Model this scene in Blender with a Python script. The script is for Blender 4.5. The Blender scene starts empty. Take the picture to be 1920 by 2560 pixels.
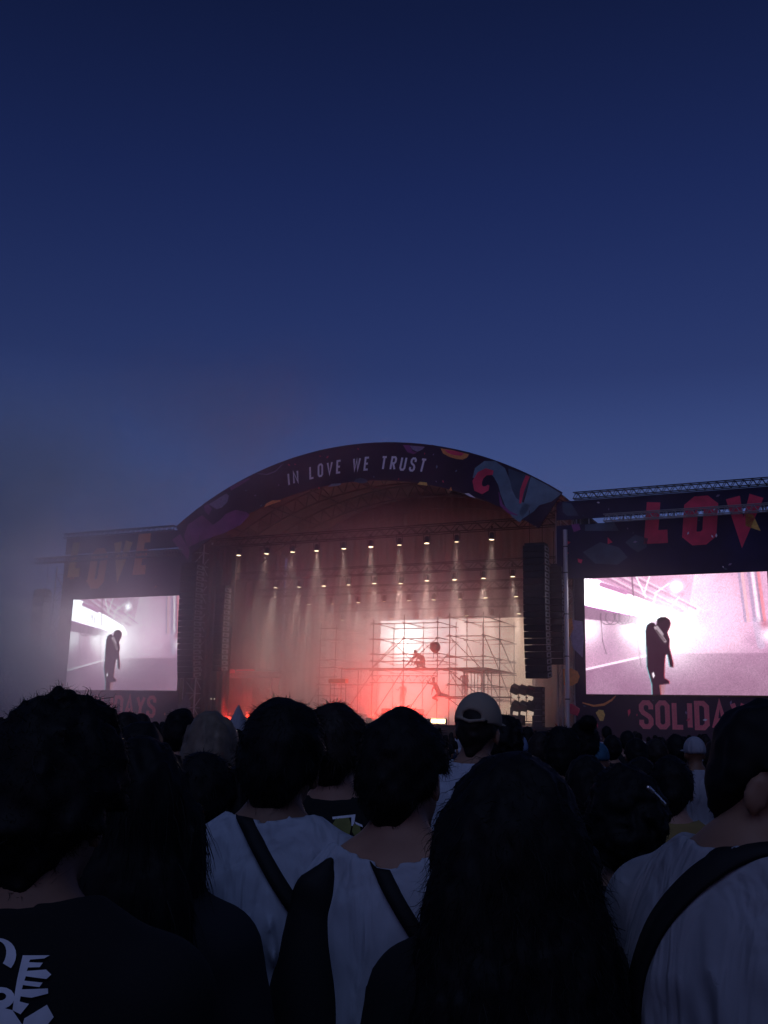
import bpy, math, random
import numpy as np
from mathutils import Vector, Matrix
from mathutils.bvhtree import BVHTree
random.seed(7)
rng = np.random.default_rng(7)
R = math.radians
sc = bpy.context.scene
C = sc.collection

# ------------------------------------------------------------------ camera
F, PITCH, ROLL, EYE = 2500.0, R(12.23), R(1.46), 1.70     # focal length in photo pixels (2560 high)
cam_d = bpy.data.cameras.new('camera')
cam_d.sensor_fit = 'VERTICAL'
cam_d.sensor_height = 36.0
cam_d.lens = 36.0 * F / 2560.0
cam_d.clip_start, cam_d.clip_end = 0.05, 6000
cam = bpy.data.objects.new('camera', cam_d)
C.objects.link(cam)
cam.matrix_world = Matrix.Translation((0, 0, EYE)) @ Matrix.Rotation(math.pi / 2 + PITCH, 4, 'X') @ Matrix.Rotation(ROLL, 4, 'Z')
sc.camera = cam

# ------------------------------------------------------------------ dusk sky, last light, exposure
SUN_EL, SUN_ROT = 0.5, 200.0
world = bpy.data.worlds.new('World')
sc.world = world
world.use_nodes = True
wn = world.node_tree.nodes
wl = world.node_tree.links
sky = wn.new('ShaderNodeTexSky')
sky.sky_type = 'NISHITA'
sky.sun_disc = False
sky.sun_elevation = R(SUN_EL)
sky.sun_rotation = R(SUN_ROT)
sky.altitude = 60
sky.air_density = 1.0
sky.dust_density = 1.0
sky.ozone_density = 2.5
# after sunset the sky is darker and bluer overhead than near the horizon, all the way round
wtc = wn.new('ShaderNodeTexCoord')
wsep = wn.new('ShaderNodeSeparateXYZ')
wl.new(wtc.outputs['Generated'], wsep.inputs[0])
wramp = wn.new('ShaderNodeValToRGB')
wel = wramp.color_ramp.elements
SKY_RAMP = [(0.0, (0.03, 0.05, 0.36)), (0.10, (0.09, 0.11, 0.33)), (0.225, (0.150, 0.136, 0.262)), (0.276, (0.130, 0.118, 0.232)), (0.342, (0.094, 0.084, 0.176)),
            (0.423, (0.077, 0.071, 0.158)), (0.50, (0.061, 0.058, 0.138)), (0.63, (0.043, 0.040, 0.092)), (1.0, (0.043, 0.040, 0.092))]
while len(wel) < len(SKY_RAMP):
    wel.new(0.5)
for e_, (p_, c_) in zip(wel, SKY_RAMP):
    e_.position = p_
    e_.color = (*c_, 1)
wl.new(wsep.outputs['Z'], wramp.inputs['Fac'])
wmul = wn.new('ShaderNodeVectorMath')
wmul.operation = 'MULTIPLY'
wl.new(sky.outputs[0], wmul.inputs[0])
wl.new(wramp.outputs['Color'], wmul.inputs[1])
wl.new(wmul.outputs[0], wn['Background'].inputs['Color'])
wn['Background'].inputs['Strength'].default_value = 1.0

sun_d = bpy.data.lights.new('sun', 'SUN')
sun_d.energy = 0.40
sun_d.angle = R(50)
sun_d.color = (0.36, 0.50, 1.0)
sun = bpy.data.objects.new('sun', sun_d)
C.objects.link(sun)
sun.rotation_euler = (R(34), 0, R(-12))

sc.view_settings.view_transform = 'Standard'
sc.view_settings.look = 'None'
sc.view_settings.exposure = 0.0
sc.view_settings.gamma = 1.0
sc.view_settings.use_curve_mapping = False
sc.render.engine = 'CYCLES'
cy = sc.cycles
cy.max_bounces, cy.diffuse_bounces, cy.glossy_bounces, cy.volume_bounces = 5, 2, 1, 3
cy.transmission_bounces, cy.transparent_max_bounces = 2, 8
cy.use_denoising = True
cy.denoiser = 'OPENIMAGEDENOISE'
cy.sample_clamp_indirect = 4
cy.volume_step_rate = 1.0
cy.volume_max_steps = 128

# ------------------------------------------------------------------ frames of reference
TH, D0, U0 = R(25.66), 52.0, -26.1          # the stage front stands askew to the view
NV = Vector((math.sin(TH), math.cos(TH), 0))
UV = Vector((math.cos(TH), -math.sin(TH), 0))
STAGE_O = NV * D0 + UV * U0
STAGE = Matrix.Translation(STAGE_O) @ Matrix.Rotation(-TH, 4, 'Z')   # stage metres (u along, v back, z up) to world


def ray(px, py):
    d = Vector(((px - 960) / F, (1280 - py) / F, -1.0))
    return (cam.matrix_world.to_3x3() @ d)


def SP(px, py, v=0.0):
    """stage coordinates (u, z) of a thing seen at a photo pixel on the stage plane v metres back"""
    r = ray(px, py)
    X = r * ((D0 + v) / r.dot(NV))
    return (X.dot(UV) - U0, X.z + EYE)


def at(px, py, Y):
    r = ray(px, py)
    X = r * (Y / r.y)
    return Vector((X.x, X.y, X.z + EYE))


# ------------------------------------------------------------------ object helpers
def tag(o, label=None, cat=None, group=None, kind=None):
    if label: o['label'] = label
    if cat: o['category'] = cat
    if group: o['group'] = group
    if kind: o['kind'] = kind
    return o


def empty(name, label, cat, loc=(0, 0, 0), stage=False, rz=0.0, group=None):
    o = bpy.data.objects.new(name, None)
    o.empty_display_size = 0.2
    C.objects.link(o)
    m = Matrix.Translation(Vector(loc)) @ Matrix.Rotation(rz, 4, 'Z')
    o.matrix_world = STAGE @ m if stage else m
    o['off'] = list(loc)
    return tag(o, label, cat, group)


def mesh_obj(name, verts, faces, mat, parent=None, off=None, smooth=False, stage=False):
    """verts given in the same frame as the parent's location; the parent's own place is taken off"""
    me = bpy.data.meshes.new(name)
    v = np.asarray(verts, dtype=float).reshape(-1, 3)
    o = bpy.data.objects.new(name, me)
    C.objects.link(o)
    if parent is not None:
        o.parent = parent
        b = np.array(parent.get('off', (0, 0, 0)))
        if parent.parent is not None and 'off' not in parent.keys():
            b = np.array(parent.parent.get('off', (0, 0, 0)))
        v = v - b
    elif off is not None:
        v = v - np.array(off)
        o.matrix_world = (STAGE if stage else Matrix()) @ Matrix.Translation(Vector(off))
    me.from_pydata(v.tolist(), [], faces if isinstance(faces, list) else faces.tolist())
    if smooth:
        me.shade_smooth()
    for m in (mat if isinstance(mat, (list, tuple)) else [mat]):
        me.materials.append(m)
    return o


class MB:
    def __init__(s):
        s.v, s.f, s.mi = [], [], []

    def add(s, v, f, mi=0):
        n = len(s.v)
        s.v += [tuple(p) for p in v]
        s.f += [tuple(i + n for i in q) for q in f]
        s.mi += [mi] * len(f)
        return s

    def box(s, x0, x1, y0, y1, z0, z1, rot=None, mi=0):
        v = [(x0, y0, z0), (x1, y0, z0), (x1, y1, z0), (x0, y1, z0), (x0, y0, z1), (x1, y0, z1), (x1, y1, z1), (x0, y1, z1)]
        if rot is not None:
            piv, M = rot
            v = [tuple(M @ (Vector(p) - Vector(piv)) + Vector(piv)) for p in v]
        return s.add(v, [(0, 3, 2, 1), (4, 5, 6, 7), (0, 1, 5, 4), (1, 2, 6, 5), (2, 3, 7, 6), (3, 0, 4, 7)], mi)

    def tube(s, p, q, r, n=6, r2=None, mi=0):
        p, q = Vector(p), Vector(q)
        d = (q - p).normalized()
        a = d.orthogonal().normalized()
        b = d.cross(a)
        r2 = r if r2 is None else r2
        v = [p + (a * math.cos(2 * math.pi * i / n) + b * math.sin(2 * math.pi * i / n)) * r for i in range(n)]
        v += [q + (a * math.cos(2 * math.pi * i / n) + b * math.sin(2 * math.pi * i / n)) * r2 for i in range(n)]
        f = [(i, (i + 1) % n, n + (i + 1) % n, n + i) for i in range(n)]
        f += [tuple(reversed(range(n))), tuple(range(n, 2 * n))]
        return s.add(v, f, mi)

    def prism(s, pts, v0, v1, mi=0):
        """flat polygon given in (u, z), thickened from v0 (front) to v1"""
        n = len(pts)
        v = [(p[0], v0, p[1]) for p in pts] + [(p[0], v1, p[1]) for p in pts]
        f = [tuple(range(n)), tuple(reversed(range(n, 2 * n)))]
        f += [(i, n + i, n + (i + 1) % n, (i + 1) % n) for i in range(n)]
        return s.add(v, f, mi)

    def strip(s, pts, widths, v0, v1, closed=False, mi=0):
        """mitred flat ribbon along a (u, z) polyline"""
        P = [Vector((p[0], p[1])) for p in pts]
        n = len(P)
        if not hasattr(widths, '__len__'):
            widths = [widths] * n
        L, Rr = [], []
        for i in range(n):
            a = P[i - 1] if (i or closed) else None
            b = P[(i + 1) % n] if (i < n - 1 or closed) else None
            d1 = (P[i] - a).normalized() if a is not None else (b - P[i]).normalized()
            d2 = (b - P[i]).normalized() if b is not None else d1
            t = (d1 + d2)
            t = t.normalized() if t.length > 1e-6 else d1
            nn = Vector((-t.y, t.x))
            k = max(0.45, nn.dot(Vector((-d1.y, d1.x))))
            L.append(P[i] + nn * (widths[i] / 2 / k))
            Rr.append(P[i] - nn * (widths[i] / 2 / k))
        m = n if closed else n - 1
        vv, ff = [], []
        for lay in (v0, v1):
            vv += [(q.x, lay, q.y) for q in L] + [(q.x, lay, q.y) for q in Rr]
        for i in range(m):
            j = (i + 1) % n
            ff.append((i, n + i, n + j, j))
            ff.append((2 * n + i, 2 * n + j, 3 * n + j, 3 * n + i))
            ff.append((i, j, 2 * n + j, 2 * n + i))
            ff.append((n + i, 3 * n + i, 3 * n + j, n + j))
        if not closed:
            ff.append((0, 2 * n, 3 * n, n))
            ff.append((n - 1, 2 * n - 1, 4 * n - 1, 3 * n - 1))
        return s.add(vv, ff, mi)

    def build(s, name, mat, parent=None, off=None, smooth=False, stage=False):
        o = mesh_obj(name, s.v, s.f, mat, parent, off, smooth, stage)
        if any(s.mi):
            o.data.polygons.foreach_set('material_index', s.mi)
        return o


_rod = {}


def rod(name, p, q, r, mat, parent, n=6):
    """a straight tube as an object of its own; all rods of one material share their mesh data"""
    key = (mat.name, n)
    if key not in _rod:
        me = bpy.data.meshes.new('rod')
        m = MB().tube((0, 0, 0), (0, 0, 1), 1.0, n)
        me.from_pydata(m.v, [], m.f)
        me.materials.append(mat)
        _rod[key] = me
    o = bpy.data.objects.new(name, _rod[key])
    C.objects.link(o)
    o.parent = parent
    off = Vector(parent.get('off', (0, 0, 0)))
    p, q = Vector(p) - off, Vector(q) - off
    d = q - p
    o.matrix_local = Matrix.Translation(p) @ d.to_track_quat('Z', 'Y').to_matrix().to_4x4() @ Matrix.Diagonal((r, r, d.length, 1))
    return o


def copy_tree(o, parent=None):
    c = o.copy()
    C.objects.link(c)
    if parent is not None:
        c.parent = parent
        c.matrix_parent_inverse = o.matrix_parent_inverse.copy()
    for ch in list(o.children):
        copy_tree(ch, c)
    return c


# ------------------------------------------------------------------ materials
def srgb(r, g, b):
    f = lambda c: (c / 255) / 12.92 if c <= 10 else (((c / 255) + 0.055) / 1.055) ** 2.4
    return (f(r), f(g), f(b))


def mat(name, col, rough=0.7, metal=0.0, noise=0.18, scale=8.0, bump=0.0, bscale=60.0, spec=0.3, sheen=0.0, sub=0.0):
    m = bpy.data.materials.new(name)
    m.use_nodes = True
    nt = m.node_tree
    N, L = nt.nodes, nt.links
    b = N['Principled BSDF']
    b.inputs['Roughness'].default_value = rough
    b.inputs['Metallic'].default_value = metal
    b.inputs['Specular IOR Level'].default_value = spec
    if sheen:
        b.inputs['Sheen Weight'].default_value = sheen
    tc = N.new('ShaderNodeTexCoord')
    nz = N.new('ShaderNodeTexNoise')
    nz.inputs['Scale'].default_value = scale
    nz.inputs['Detail'].default_value = 5
    L.new(tc.outputs['Object'], nz.inputs['Vector'])
    rp = N.new('ShaderNodeValToRGB')
    k0, k1 = 1 - noise, 1 + noise
    rp.color_ramp.elements[0].position = 0.3
    rp.color_ramp.elements[1].position = 0.7
    rp.color_ramp.elements[0].color = (col[0] * k0, col[1] * k0, col[2] * k0, 1)
    rp.color_ramp.elements[1].color = (min(1, col[0] * k1), min(1, col[1] * k1), min(1, col[2] * k1), 1)
    L.new(nz.outputs['Fac'], rp.inputs['Fac'])
    L.new(rp.outputs['Color'], b.inputs['Base Color'])
    if bump:
        n2 = N.new('ShaderNodeTexNoise')
        n2.inputs['Scale'].default_value = bscale
        n2.inputs['Detail'].default_value = 4
        L.new(tc.outputs['Object'], n2.inputs['Vector'])
        bp = N.new('ShaderNodeBump')
        bp.inputs['Strength'].default_value = bump
        bp.inputs['Distance'].default_value = 0.01
        L.new(n2.outputs['Fac'], bp.inputs['Height'])
        L.new(bp.outputs['Normal'], b.inputs['Normal'])
    return m


def emit(name, col, strength):
    m = bpy.data.materials.new(name)
    m.use_nodes = True
    N, L = m.node_tree.nodes, m.node_tree.links
    N.remove(N['Principled BSDF'])
    e = N.new('ShaderNodeEmission')
    e.inputs['Color'].default_value = (*col, 1)
    e.inputs['Strength'].default_value = strength
    L.new(e.outputs[0], N['Material Output'].inputs['Surface'])
    return m


M = {}
M['grass'] = mat('trampled_grass', (0.035, 0.04, 0.022), 0.95, noise=0.4, scale=1.5, bump=0.6, bscale=18)
M['bark'] = mat('bark', (0.05, 0.035, 0.025), 0.9, bump=0.5)
M['leaf'] = mat('leaf', (0.04, 0.055, 0.025), 0.8, noise=0.4, scale=2)
M['steel'] = mat('galvanised_steel', (0.32, 0.32, 0.33), 0.5, 0.55, scale=3)
M['alu'] = mat('truss_aluminium', (0.45, 0.45, 0.47), 0.42, 0.7, scale=4)
M['blacksteel'] = mat('black_truss_steel', (0.03, 0.03, 0.032), 0.5, 0.2)
M['tube'] = mat('scaffold_tube', (0.22, 0.19, 0.18), 0.55, 0.35, scale=5)
M['deckwood'] = mat('scaffold_board', (0.12, 0.08, 0.055), 0.85, scale=4)
M['deck'] = mat('stage_ply', (0.04, 0.038, 0.04), 0.6, scale=2)
M['drape'] = mat('black_molton', (0.065, 0.05, 0.046), 0.95, noise=0.45, scale=0.7, bump=0.3, bscale=3)
M['roof'] = mat('roof_membrane', (0.08, 0.06, 0.056), 0.8, noise=0.4, scale=0.8)
M['banner'] = mat('printed_banner_navy', srgb(46, 30, 52), 0.75, noise=0.3, scale=0.6)
M['banner_blue'] = mat('printed_banner_blue', srgb(34, 34, 68), 0.75, noise=0.35, scale=0.5)
M['ink_white'] = mat('banner_ink_white', (0.90, 0.84, 0.88), 0.75, noise=0.05)
M['ink_red'] = mat('banner_ink_red', (0.85, 0.06, 0.12), 0.75, noise=0.25, scale=1.0)
M['ink_coral'] = mat('banner_ink_coral', (0.90, 0.20, 0.22), 0.75, noise=0.08)
M['ink_orange'] = mat('banner_ink_orange', (0.88, 0.32, 0.09), 0.75, noise=0.15)
M['ink_yellow'] = mat('banner_ink_yellow', (0.85, 0.52, 0.12), 0.75, noise=0.2)
M['ink_teal'] = mat('banner_ink_teal', (0.16, 0.24, 0.30), 0.75, noise=0.3, scale=1.2)
M['ink_tealdark'] = mat('banner_ink_slate', (0.06, 0.09, 0.13), 0.75, noise=0.3, scale=1.0)
M['ink_purple'] = mat('banner_ink_purple', (0.26, 0.06, 0.20), 0.75, noise=0.3, scale=1.0)
M['ink_lilac'] = mat('banner_ink_lilac', (0.30, 0.24, 0.36), 0.75, noise=0.2)
M['speaker'] = mat('speaker_black', (0.022, 0.02, 0.022), 0.6, scale=6)
M['speaker_side'] = mat('speaker_side_plate', (0.30, 0.30, 0.32), 0.45, 0.3)
M['handle'] = mat('speaker_handle', (0.02, 0.02, 0.02), 0.6)
M['case'] = mat('flight_case', (0.05, 0.045, 0.045), 0.5)
M['lampbody'] = mat('lamp_housing', (0.025, 0.025, 0.027), 0.5)
M['frame'] = mat('screen_frame', (0.015, 0.015, 0.018), 0.5)
M['monitor'] = mat('orange_case', (0.55, 0.22, 0.08), 0.6)

M['skin'] = mat('skin_fair', (0.33, 0.18, 0.125), 0.55, noise=0.08, scale=20)
M['skin2'] = mat('skin_tan', (0.24, 0.13, 0.085), 0.55, noise=0.08, scale=20)
M['skin3'] = mat('skin_brown', (0.17, 0.085, 0.05), 0.5, noise=0.08, scale=20)
M['hair_black'] = mat('hair_black', (0.0045, 0.004, 0.0045), 0.65, noise=0.3, scale=40, spec=0.18)
M['hair_brown'] = mat('hair_brown', (0.014, 0.009, 0.007), 0.6, noise=0.3, scale=40, spec=0.22)
M['hair_fair'] = mat('hair_fair', (0.13, 0.095, 0.065), 0.55, noise=0.35, scale=25, spec=0.4)
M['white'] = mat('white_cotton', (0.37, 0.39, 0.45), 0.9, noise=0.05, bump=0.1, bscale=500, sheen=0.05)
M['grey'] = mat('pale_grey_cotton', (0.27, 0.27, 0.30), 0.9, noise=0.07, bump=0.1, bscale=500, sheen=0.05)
M['black'] = mat('black_cotton', (0.007, 0.007, 0.008), 0.92, noise=0.1, bump=0.2, bscale=300)
M['charcoal'] = mat('charcoal_cotton', (0.014, 0.014, 0.018), 0.92, noise=0.1)
M['navy'] = mat('navy_cotton', (0.01, 0.013, 0.03), 0.92, noise=0.1)
M['lightblue'] = mat('light_blue_cotton', (0.16, 0.22, 0.34), 0.9, noise=0.08)
M['red'] = mat('maroon_cotton', (0.14, 0.02, 0.03), 0.9, noise=0.1)
M['yellow'] = mat('mustard_cotton', (0.20, 0.14, 0.05), 0.9, noise=0.1)
M['denim'] = mat('denim', (0.03, 0.04, 0.07), 0.9, noise=0.2)
M['shoe'] = mat('shoe_rubber', (0.05, 0.05, 0.05), 0.7)
M['strap'] = mat('nylon_webbing', (0.005, 0.005, 0.006), 0.7, bump=0.2, bscale=500)
M['beige'] = mat('beige_twill', (0.26, 0.21, 0.16), 0.85, noise=0.06, bump=0.2, bscale=300)
M['bluegreen'] = mat('blue_green_cap', (0.025, 0.08, 0.13), 0.7, noise=0.5, scale=14)
M['print_white'] = mat('screen_print_white', (0.62, 0.62, 0.66), 0.8, noise=0.12, scale=30)
M['print_lime'] = mat('screen_print_lime', (0.16, 0.16, 0.045), 0.8, noise=0.2, scale=30)
M['shine'] = mat('hair_clip_metal', (0.7, 0.65, 0.62), 0.2, 0.9)
M['orange_band'] = mat('orange_wristband', (0.70, 0.22, 0.04), 0.6)
M['eye'] = mat('eye_white', (0.22, 0.2, 0.2), 0.3)


def add_drape(m, k=0.9):
    """soft hanging folds in thin cotton, as relief"""
    N, L = m.node_tree.nodes, m.node_tree.links
    b = N['Principled BSDF']
    tc = N.new('ShaderNodeTexCoord')
    mp = N.new('ShaderNodeMapping')
    mp.inputs['Scale'].default_value = (1.0, 1.0, 0.22)
    mp.inputs['Rotation'].default_value = (0, R(9), 0)
    L.new(tc.outputs['Object'], mp.inputs['Vector'])
    nz = N.new('ShaderNodeTexNoise')
    nz.inputs['Scale'].default_value = 13
    nz.inputs['Detail'].default_value = 2.5
    nz.inputs['Distortion'].default_value = 0.6
    L.new(mp.outputs[0], nz.inputs['Vector'])
    bp = N.new('ShaderNodeBump')
    bp.inputs['Strength'].default_value = k
    bp.inputs['Distance'].default_value = 0.045
    L.new(nz.outputs['Fac'], bp.inputs['Height'])
    old = b.inputs['Normal'].links[0].from_socket if b.inputs['Normal'].links else None
    if old:
        L.new(old, bp.inputs['Normal'])
    L.new(bp.outputs['Normal'], b.inputs['Normal'])


add_drape(M['white'])
add_drape(M['grey'])

# ------------------------------------------------------------------ stage light levels
BEAM_POWER, RED_POWER = 1800.0, 1300.0
SMOKE = True

# ================================================================== SETTING
def build_ground():
    n = 60
    xs = np.concatenate([np.linspace(-1500, -60, 12), np.linspace(-50, 50, 41), np.linspace(60, 1500, 12)])
    ys = np.concatenate([np.linspace(-300, -20, 6), np.linspace(-15, 75, 46), np.linspace(90, 3000, 14)])
    X, Y = np.meshgrid(xs, ys, indexing='ij')
    Z = 0.015 * np.sin(X * 1.3 + Y * 0.7) + 0.012 * np.sin(Y * 1.9 - X * 0.4)
    Z[(np.abs(X) > 55) | (Y > 80)] *= 4
    V = np.stack([X, Y, Z - 0.03], -1).reshape(-1, 3)
    a, b = len(xs), len(ys)
    i, j = np.meshgrid(np.arange(a - 1), np.arange(b - 1), indexing='ij')
    q = (i * b + j).ravel()
    F_ = np.stack([q, q + b, q + b + 1, q + 1], 1)
    o = mesh_obj('ground', V, F_, M['grass'], smooth=True)
    tag(o, 'trampled dark grass field under the whole crowd', kind='structure')
    o['kind'] = 'structure'


build_ground()


def tree(label, x, y, h, w, seed):
    r = random.Random(seed)
    t = empty('tree', label, 'tree', (x, y, 0), group='dark trees at the edge of the field')
    m = MB()
    m.tube((x, y, -0.1), (x + 0.1, y, h * 0.35), 0.28, 8, 0.2)
    top = Vector((x + 0.1, y, h * 0.35))
    for k in range(7):
        a = k * 2.4
        e = top + Vector((math.cos(a) * w * 0.3, math.sin(a) * w * 0.3, h * r.uniform(0.2, 0.45)))
        m.tube(top - Vector((0, 0, h * 0.05)), e, 0.12, 6, 0.03)
    m.build('trunk', M['bark'], t)
    g = np.random.default_rng(seed)
    lobes = [(x + g.normal() * w * 0.22, y + g.normal() * w * 0.22, h * g.uniform(0.42, 0.86), w * g.uniform(0.2, 0.34)) for _ in range(13)]
    V, Fc = [], []
    for (cx, cy_, cz, lr) in lobes:
        N_ = 420
        d = g.normal(size=(N_, 3))
        d /= np.linalg.norm(d, axis=1)[:, None]
        P = np.array([cx, cy_, cz]) + d * (lr * g.uniform(0.55, 1.0, size=(N_, 1)) ** 0.6) * np.array([1, 1, 0.8])
        A = g.normal(size=(N_, 3)) * 0.16
        B = g.normal(size=(N_, 3)) * 0.16
        b = sum(len(q) for q in V)
        V.append(np.concatenate([P - A, P + B, P + A, P - B]))
        k = np.arange(N_)
        Fc.append(np.stack([k, k + N_, k + 2 * N_, k + 3 * N_], 1) + b)
    o = mesh_obj('crown', np.concatenate(V), np.concatenate(Fc), M['leaf'], t)
    o['kind'] = 'stuff'
    return t


p = at(20, 1740, 105); tree('round dark tree at the far left picture edge, tallest of the row', p.x, 105, 8.6, 8, 3)
p = at(88, 1740, 112); tree('low wide tree just left of the far hanging speaker column', p.x, 112, 7.9, 9, 5)
p = at(150, 1740, 118); tree('bushy tree directly behind the outer scaffold tower', p.x, 118, 7.0, 8, 8)
p = at(-60, 1740, 108); tree('tree outside the left edge of the row', p.x, 108, 8.8, 9, 9)

# ------------------------------------------------------------------ block lettering
GLYPH = {
    'I': (0.0, [([(0, 0), (0, 1)], 0)]),
    'N': (0.46, [([(0, 0), (0, 1), (0.46, 0), (0.46, 1)], 0)]),
    'L': (0.36, [([(0, 1), (0, 0), (0.36, 0)], 0)]),
    'O': (0.42, [([(0.12, 0), (0.30, 0), (0.42, 0.13), (0.42, 0.87), (0.30, 1), (0.12, 1), (0, 0.87), (0, 0.13)], 1)]),
    'V': (0.48, [([(0, 1), (0.24, 0), (0.48, 1)], 0)]),
    'E': (0.36, [([(0.36, 1), (0, 1), (0, 0), (0.36, 0)], 0), ([(0.05, 0.5), (0.31, 0.5)], 0)]),
    'W': (0.66, [([(0, 1), (0.16, 0), (0.33, 0.9), (0.5, 0), (0.66, 1)], 0)]),
    'T': (0.44, [([(0, 1), (0.44, 1)], 0), ([(0.22, 0.97), (0.22, 0)], 0)]),
    'R': (0.44, [([(0, 0), (0, 1), (0.30, 1), (0.42, 0.88), (0.42, 0.62), (0.30, 0.5), (0.04, 0.5)], 0), ([(0.2, 0.48), (0.44, 0)], 0)]),
    'U': (0.44, [([(0, 1), (0, 0.14), (0.12, 0), (0.32, 0), (0.44, 0.14), (0.44, 1)], 0)]),
    'S': (0.42, [([(0.42, 0.72), (0.42, 0.88), (0.31, 1), (0.11, 1), (0, 0.88), (0, 0.7), (0.08, 0.58), (0.34, 0.42), (0.42, 0.3), (0.42, 0.12), (0.31, 0), (0.11, 0), (0, 0.12), (0, 0.28)], 0)]),
    'D': (0.42, [([(0, 0), (0, 1), (0.28, 1), (0.42, 0.86), (0.42, 0.14), (0.28, 0)], 1)]),
    'A': (0.48, [([(0, 0), (0.24, 1), (0.48, 0)], 0), ([(0.1, 0.3), (0.38, 0.3)], 0)]),
    'Y': (0.46, [([(0, 1), (0.23, 0.45), (0.46, 1)], 0), ([(0.23, 0.5), (0.23, 0)], 0)]),
}


def letter(ch, place, h, wx, sw, v, material, parent):
    """one printed letter; place maps (x, y) letter metres to stage (u, z)"""
    w, strokes = GLYPH[ch]
    m = MB()
    inset = sw / 2
    for k, (pts, closed) in enumerate(strokes):
        P = [place(inset + x * wx, inset + y * (h - sw)) for x, y in pts]
        m.strip(P, sw, v - 0.004 - 0.003 * k, v, bool(closed))
    return m.build('letter', material, parent)


def text_line(txt, u0, z0, h, wx, sw, gap, space, v, material, parent, slant=0.0, width=None):
    adv = sum((space if c == ' ' else GLYPH[c][0] * wx + sw + gap) for c in txt) - gap
    k = 1.0
    if width:
        k = width / adv
    x = 0.0
    for c in txt:
        if c == ' ':
            x += space
            continue
        letter(c, lambda a, b, x=x: (u0 + (x + a) * k + b * slant, z0 + b), h, wx, sw, v, material, parent)
        x += GLYPH[c][0] * wx + sw + gap


def poly_px(m, pts, v, t=0.006):
    m.prism([SP(a, b, v) for a, b in pts], v - t, v)


def c1(x, y): return (460 + x / 3.318, 1080 + y / 3.318)
def c2(x, y): return (940 + x / 3.19, 1080 + y / 3.19)
def c3(x, y): return (1400 + x / 3.19, 1180 + y / 3.19)


# ------------------------------------------------------------------ arched stage roof
AC_U, AC_Z, AR = -0.8, -3.56, 22.0
DECK = 2.0


def arc_pt(ang, r):
    return (AC_U + r * math.sin(ang), AC_Z + r * math.cos(ang))


A0, A1 = -0.632, 0.612
roof = empty('stage_roof', 'huge dark arched stage roof with IN LOVE WE TRUST on its front', 'stage roof', (0, 0, 0), True)
# membrane skin
nseg = 36
m = MB()
for k in range(nseg):
    a, b = A0 + (A1 - A0) * k / nseg, A0 + (A1 - A0) * (k + 1) / nseg
    P = [arc_pt(a, AR), arc_pt(b, AR), arc_pt(b, AR - 0.06), arc_pt(a, AR - 0.06)]
    v = [(q[0], y, q[1]) for y in (0.02, 13.4) for q in P]
    m.add(v, [(0, 1, 5, 4), (3, 7, 6, 2), (0, 3, 2, 1), (4, 5, 6, 7)])
m.build('roof_membrane', M['roof'], roof, smooth=False)
# fascia band
m = MB()
for k in range(nseg):
    a, b = A0 + (A1 - A0) * k / nseg, A0 + (A1 - A0) * (k + 1) / nseg
    P = [arc_pt(a, AR + 0.1), arc_pt(b, AR + 0.1), arc_pt(b, AR - 2.25), arc_pt(a, AR - 2.25)]
    v = [(q[0], y, q[1]) for y in (-0.12, 0.0) for q in P]
    m.add(v, [(0, 3, 2, 1), (4, 5, 6, 7), (0, 1, 5, 4), (3, 7, 6, 2)])
m.build('fascia', M['banner'], roof)
# arch ribs with lacing, under the membrane
for vv in (1.6, 5.4, 9.2, 12.9):
    m = MB()
    ns = 26
    for k in range(ns):
        a, b = A0 + (A1 - A0) * k / ns, A0 + (A1 - A0) * (k + 1) / ns
        for rr in (AR - 0.25, AR - 1.15):
            p, q = arc_pt(a, rr), arc_pt(b, rr)
            m.tube((p[0], vv, p[1]), (q[0], vv, q[1]), 0.05, 5)
        p, q = arc_pt(a, AR - 0.25), arc_pt((a + b) / 2, AR - 1.15)
        m.tube((p[0], vv, p[1]), (q[0], vv, q[1]), 0.03, 4)
        p = arc_pt(b, AR - 0.25)
        m.tube((q[0], vv, q[1]), (p[0], vv, p[1]), 0.03, 4)
    m.build('arch_truss', M['blacksteel'], roof)
for k in range(9):
    a = A0 + (A1 - A0) * (k + 0.5) / 9
    p = arc_pt(a, AR - 0.2)
    rod('purlin', (p[0], 0.1, p[1]), (p[0], 13.3, p[1]), 0.05, M['blacksteel'], roof)
# lettering along the arch
words = 'IN LOVE WE TRUST'
lh, lsw, lwx, lgap, lsp = 0.86, 0.125, 0.62, 0.235, 0.52
tot = sum(lsp if c == ' ' else GLYPH[c][0] * lwx + lsw + lgap for c in words) - lgap
RB = 20.38
a_start, a_end = -0.2305, 0.222
x = 0.0
for c in words:
    if c == ' ':
        x += lsp
        continue
    wl_ = GLYPH[c][0] * lwx + lsw
    am = a_start + (a_end - a_start) * (x + wl_ / 2) / tot

    def place(px, py, am=am, wl_=wl_):
        tilt = am * 0.9 + 0.0
        cu, cz = arc_pt(am, RB)
        dx = px - wl_ / 2 + 0.06 * py
        return (cu + dx * math.cos(tilt) + py * math.sin(tilt), cz - dx * math.sin(tilt) + py * math.cos(tilt))
    letter(c, place, lh, lwx, lsw, -0.122, M['ink_white'], roof)
    x += wl_ + lgap
# printed shapes on the fascia
VF = -0.125
pr, fl = [], {}


def P_(k):
    pr.append((k, MB()))
    return pr[-1][1]


def fleck(k):
    if k not in fl:
        fl[k] = MB()
    return fl[k]


def build_prints(parent):
    for k, m in pr:
        m.build('printed_shape', M[k], parent)
    for k, m in fl.items():
        m.build('printed_fleck', M[k], parent)['kind'] = 'stuff'
    pr.clear()
    fl.clear()


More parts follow.
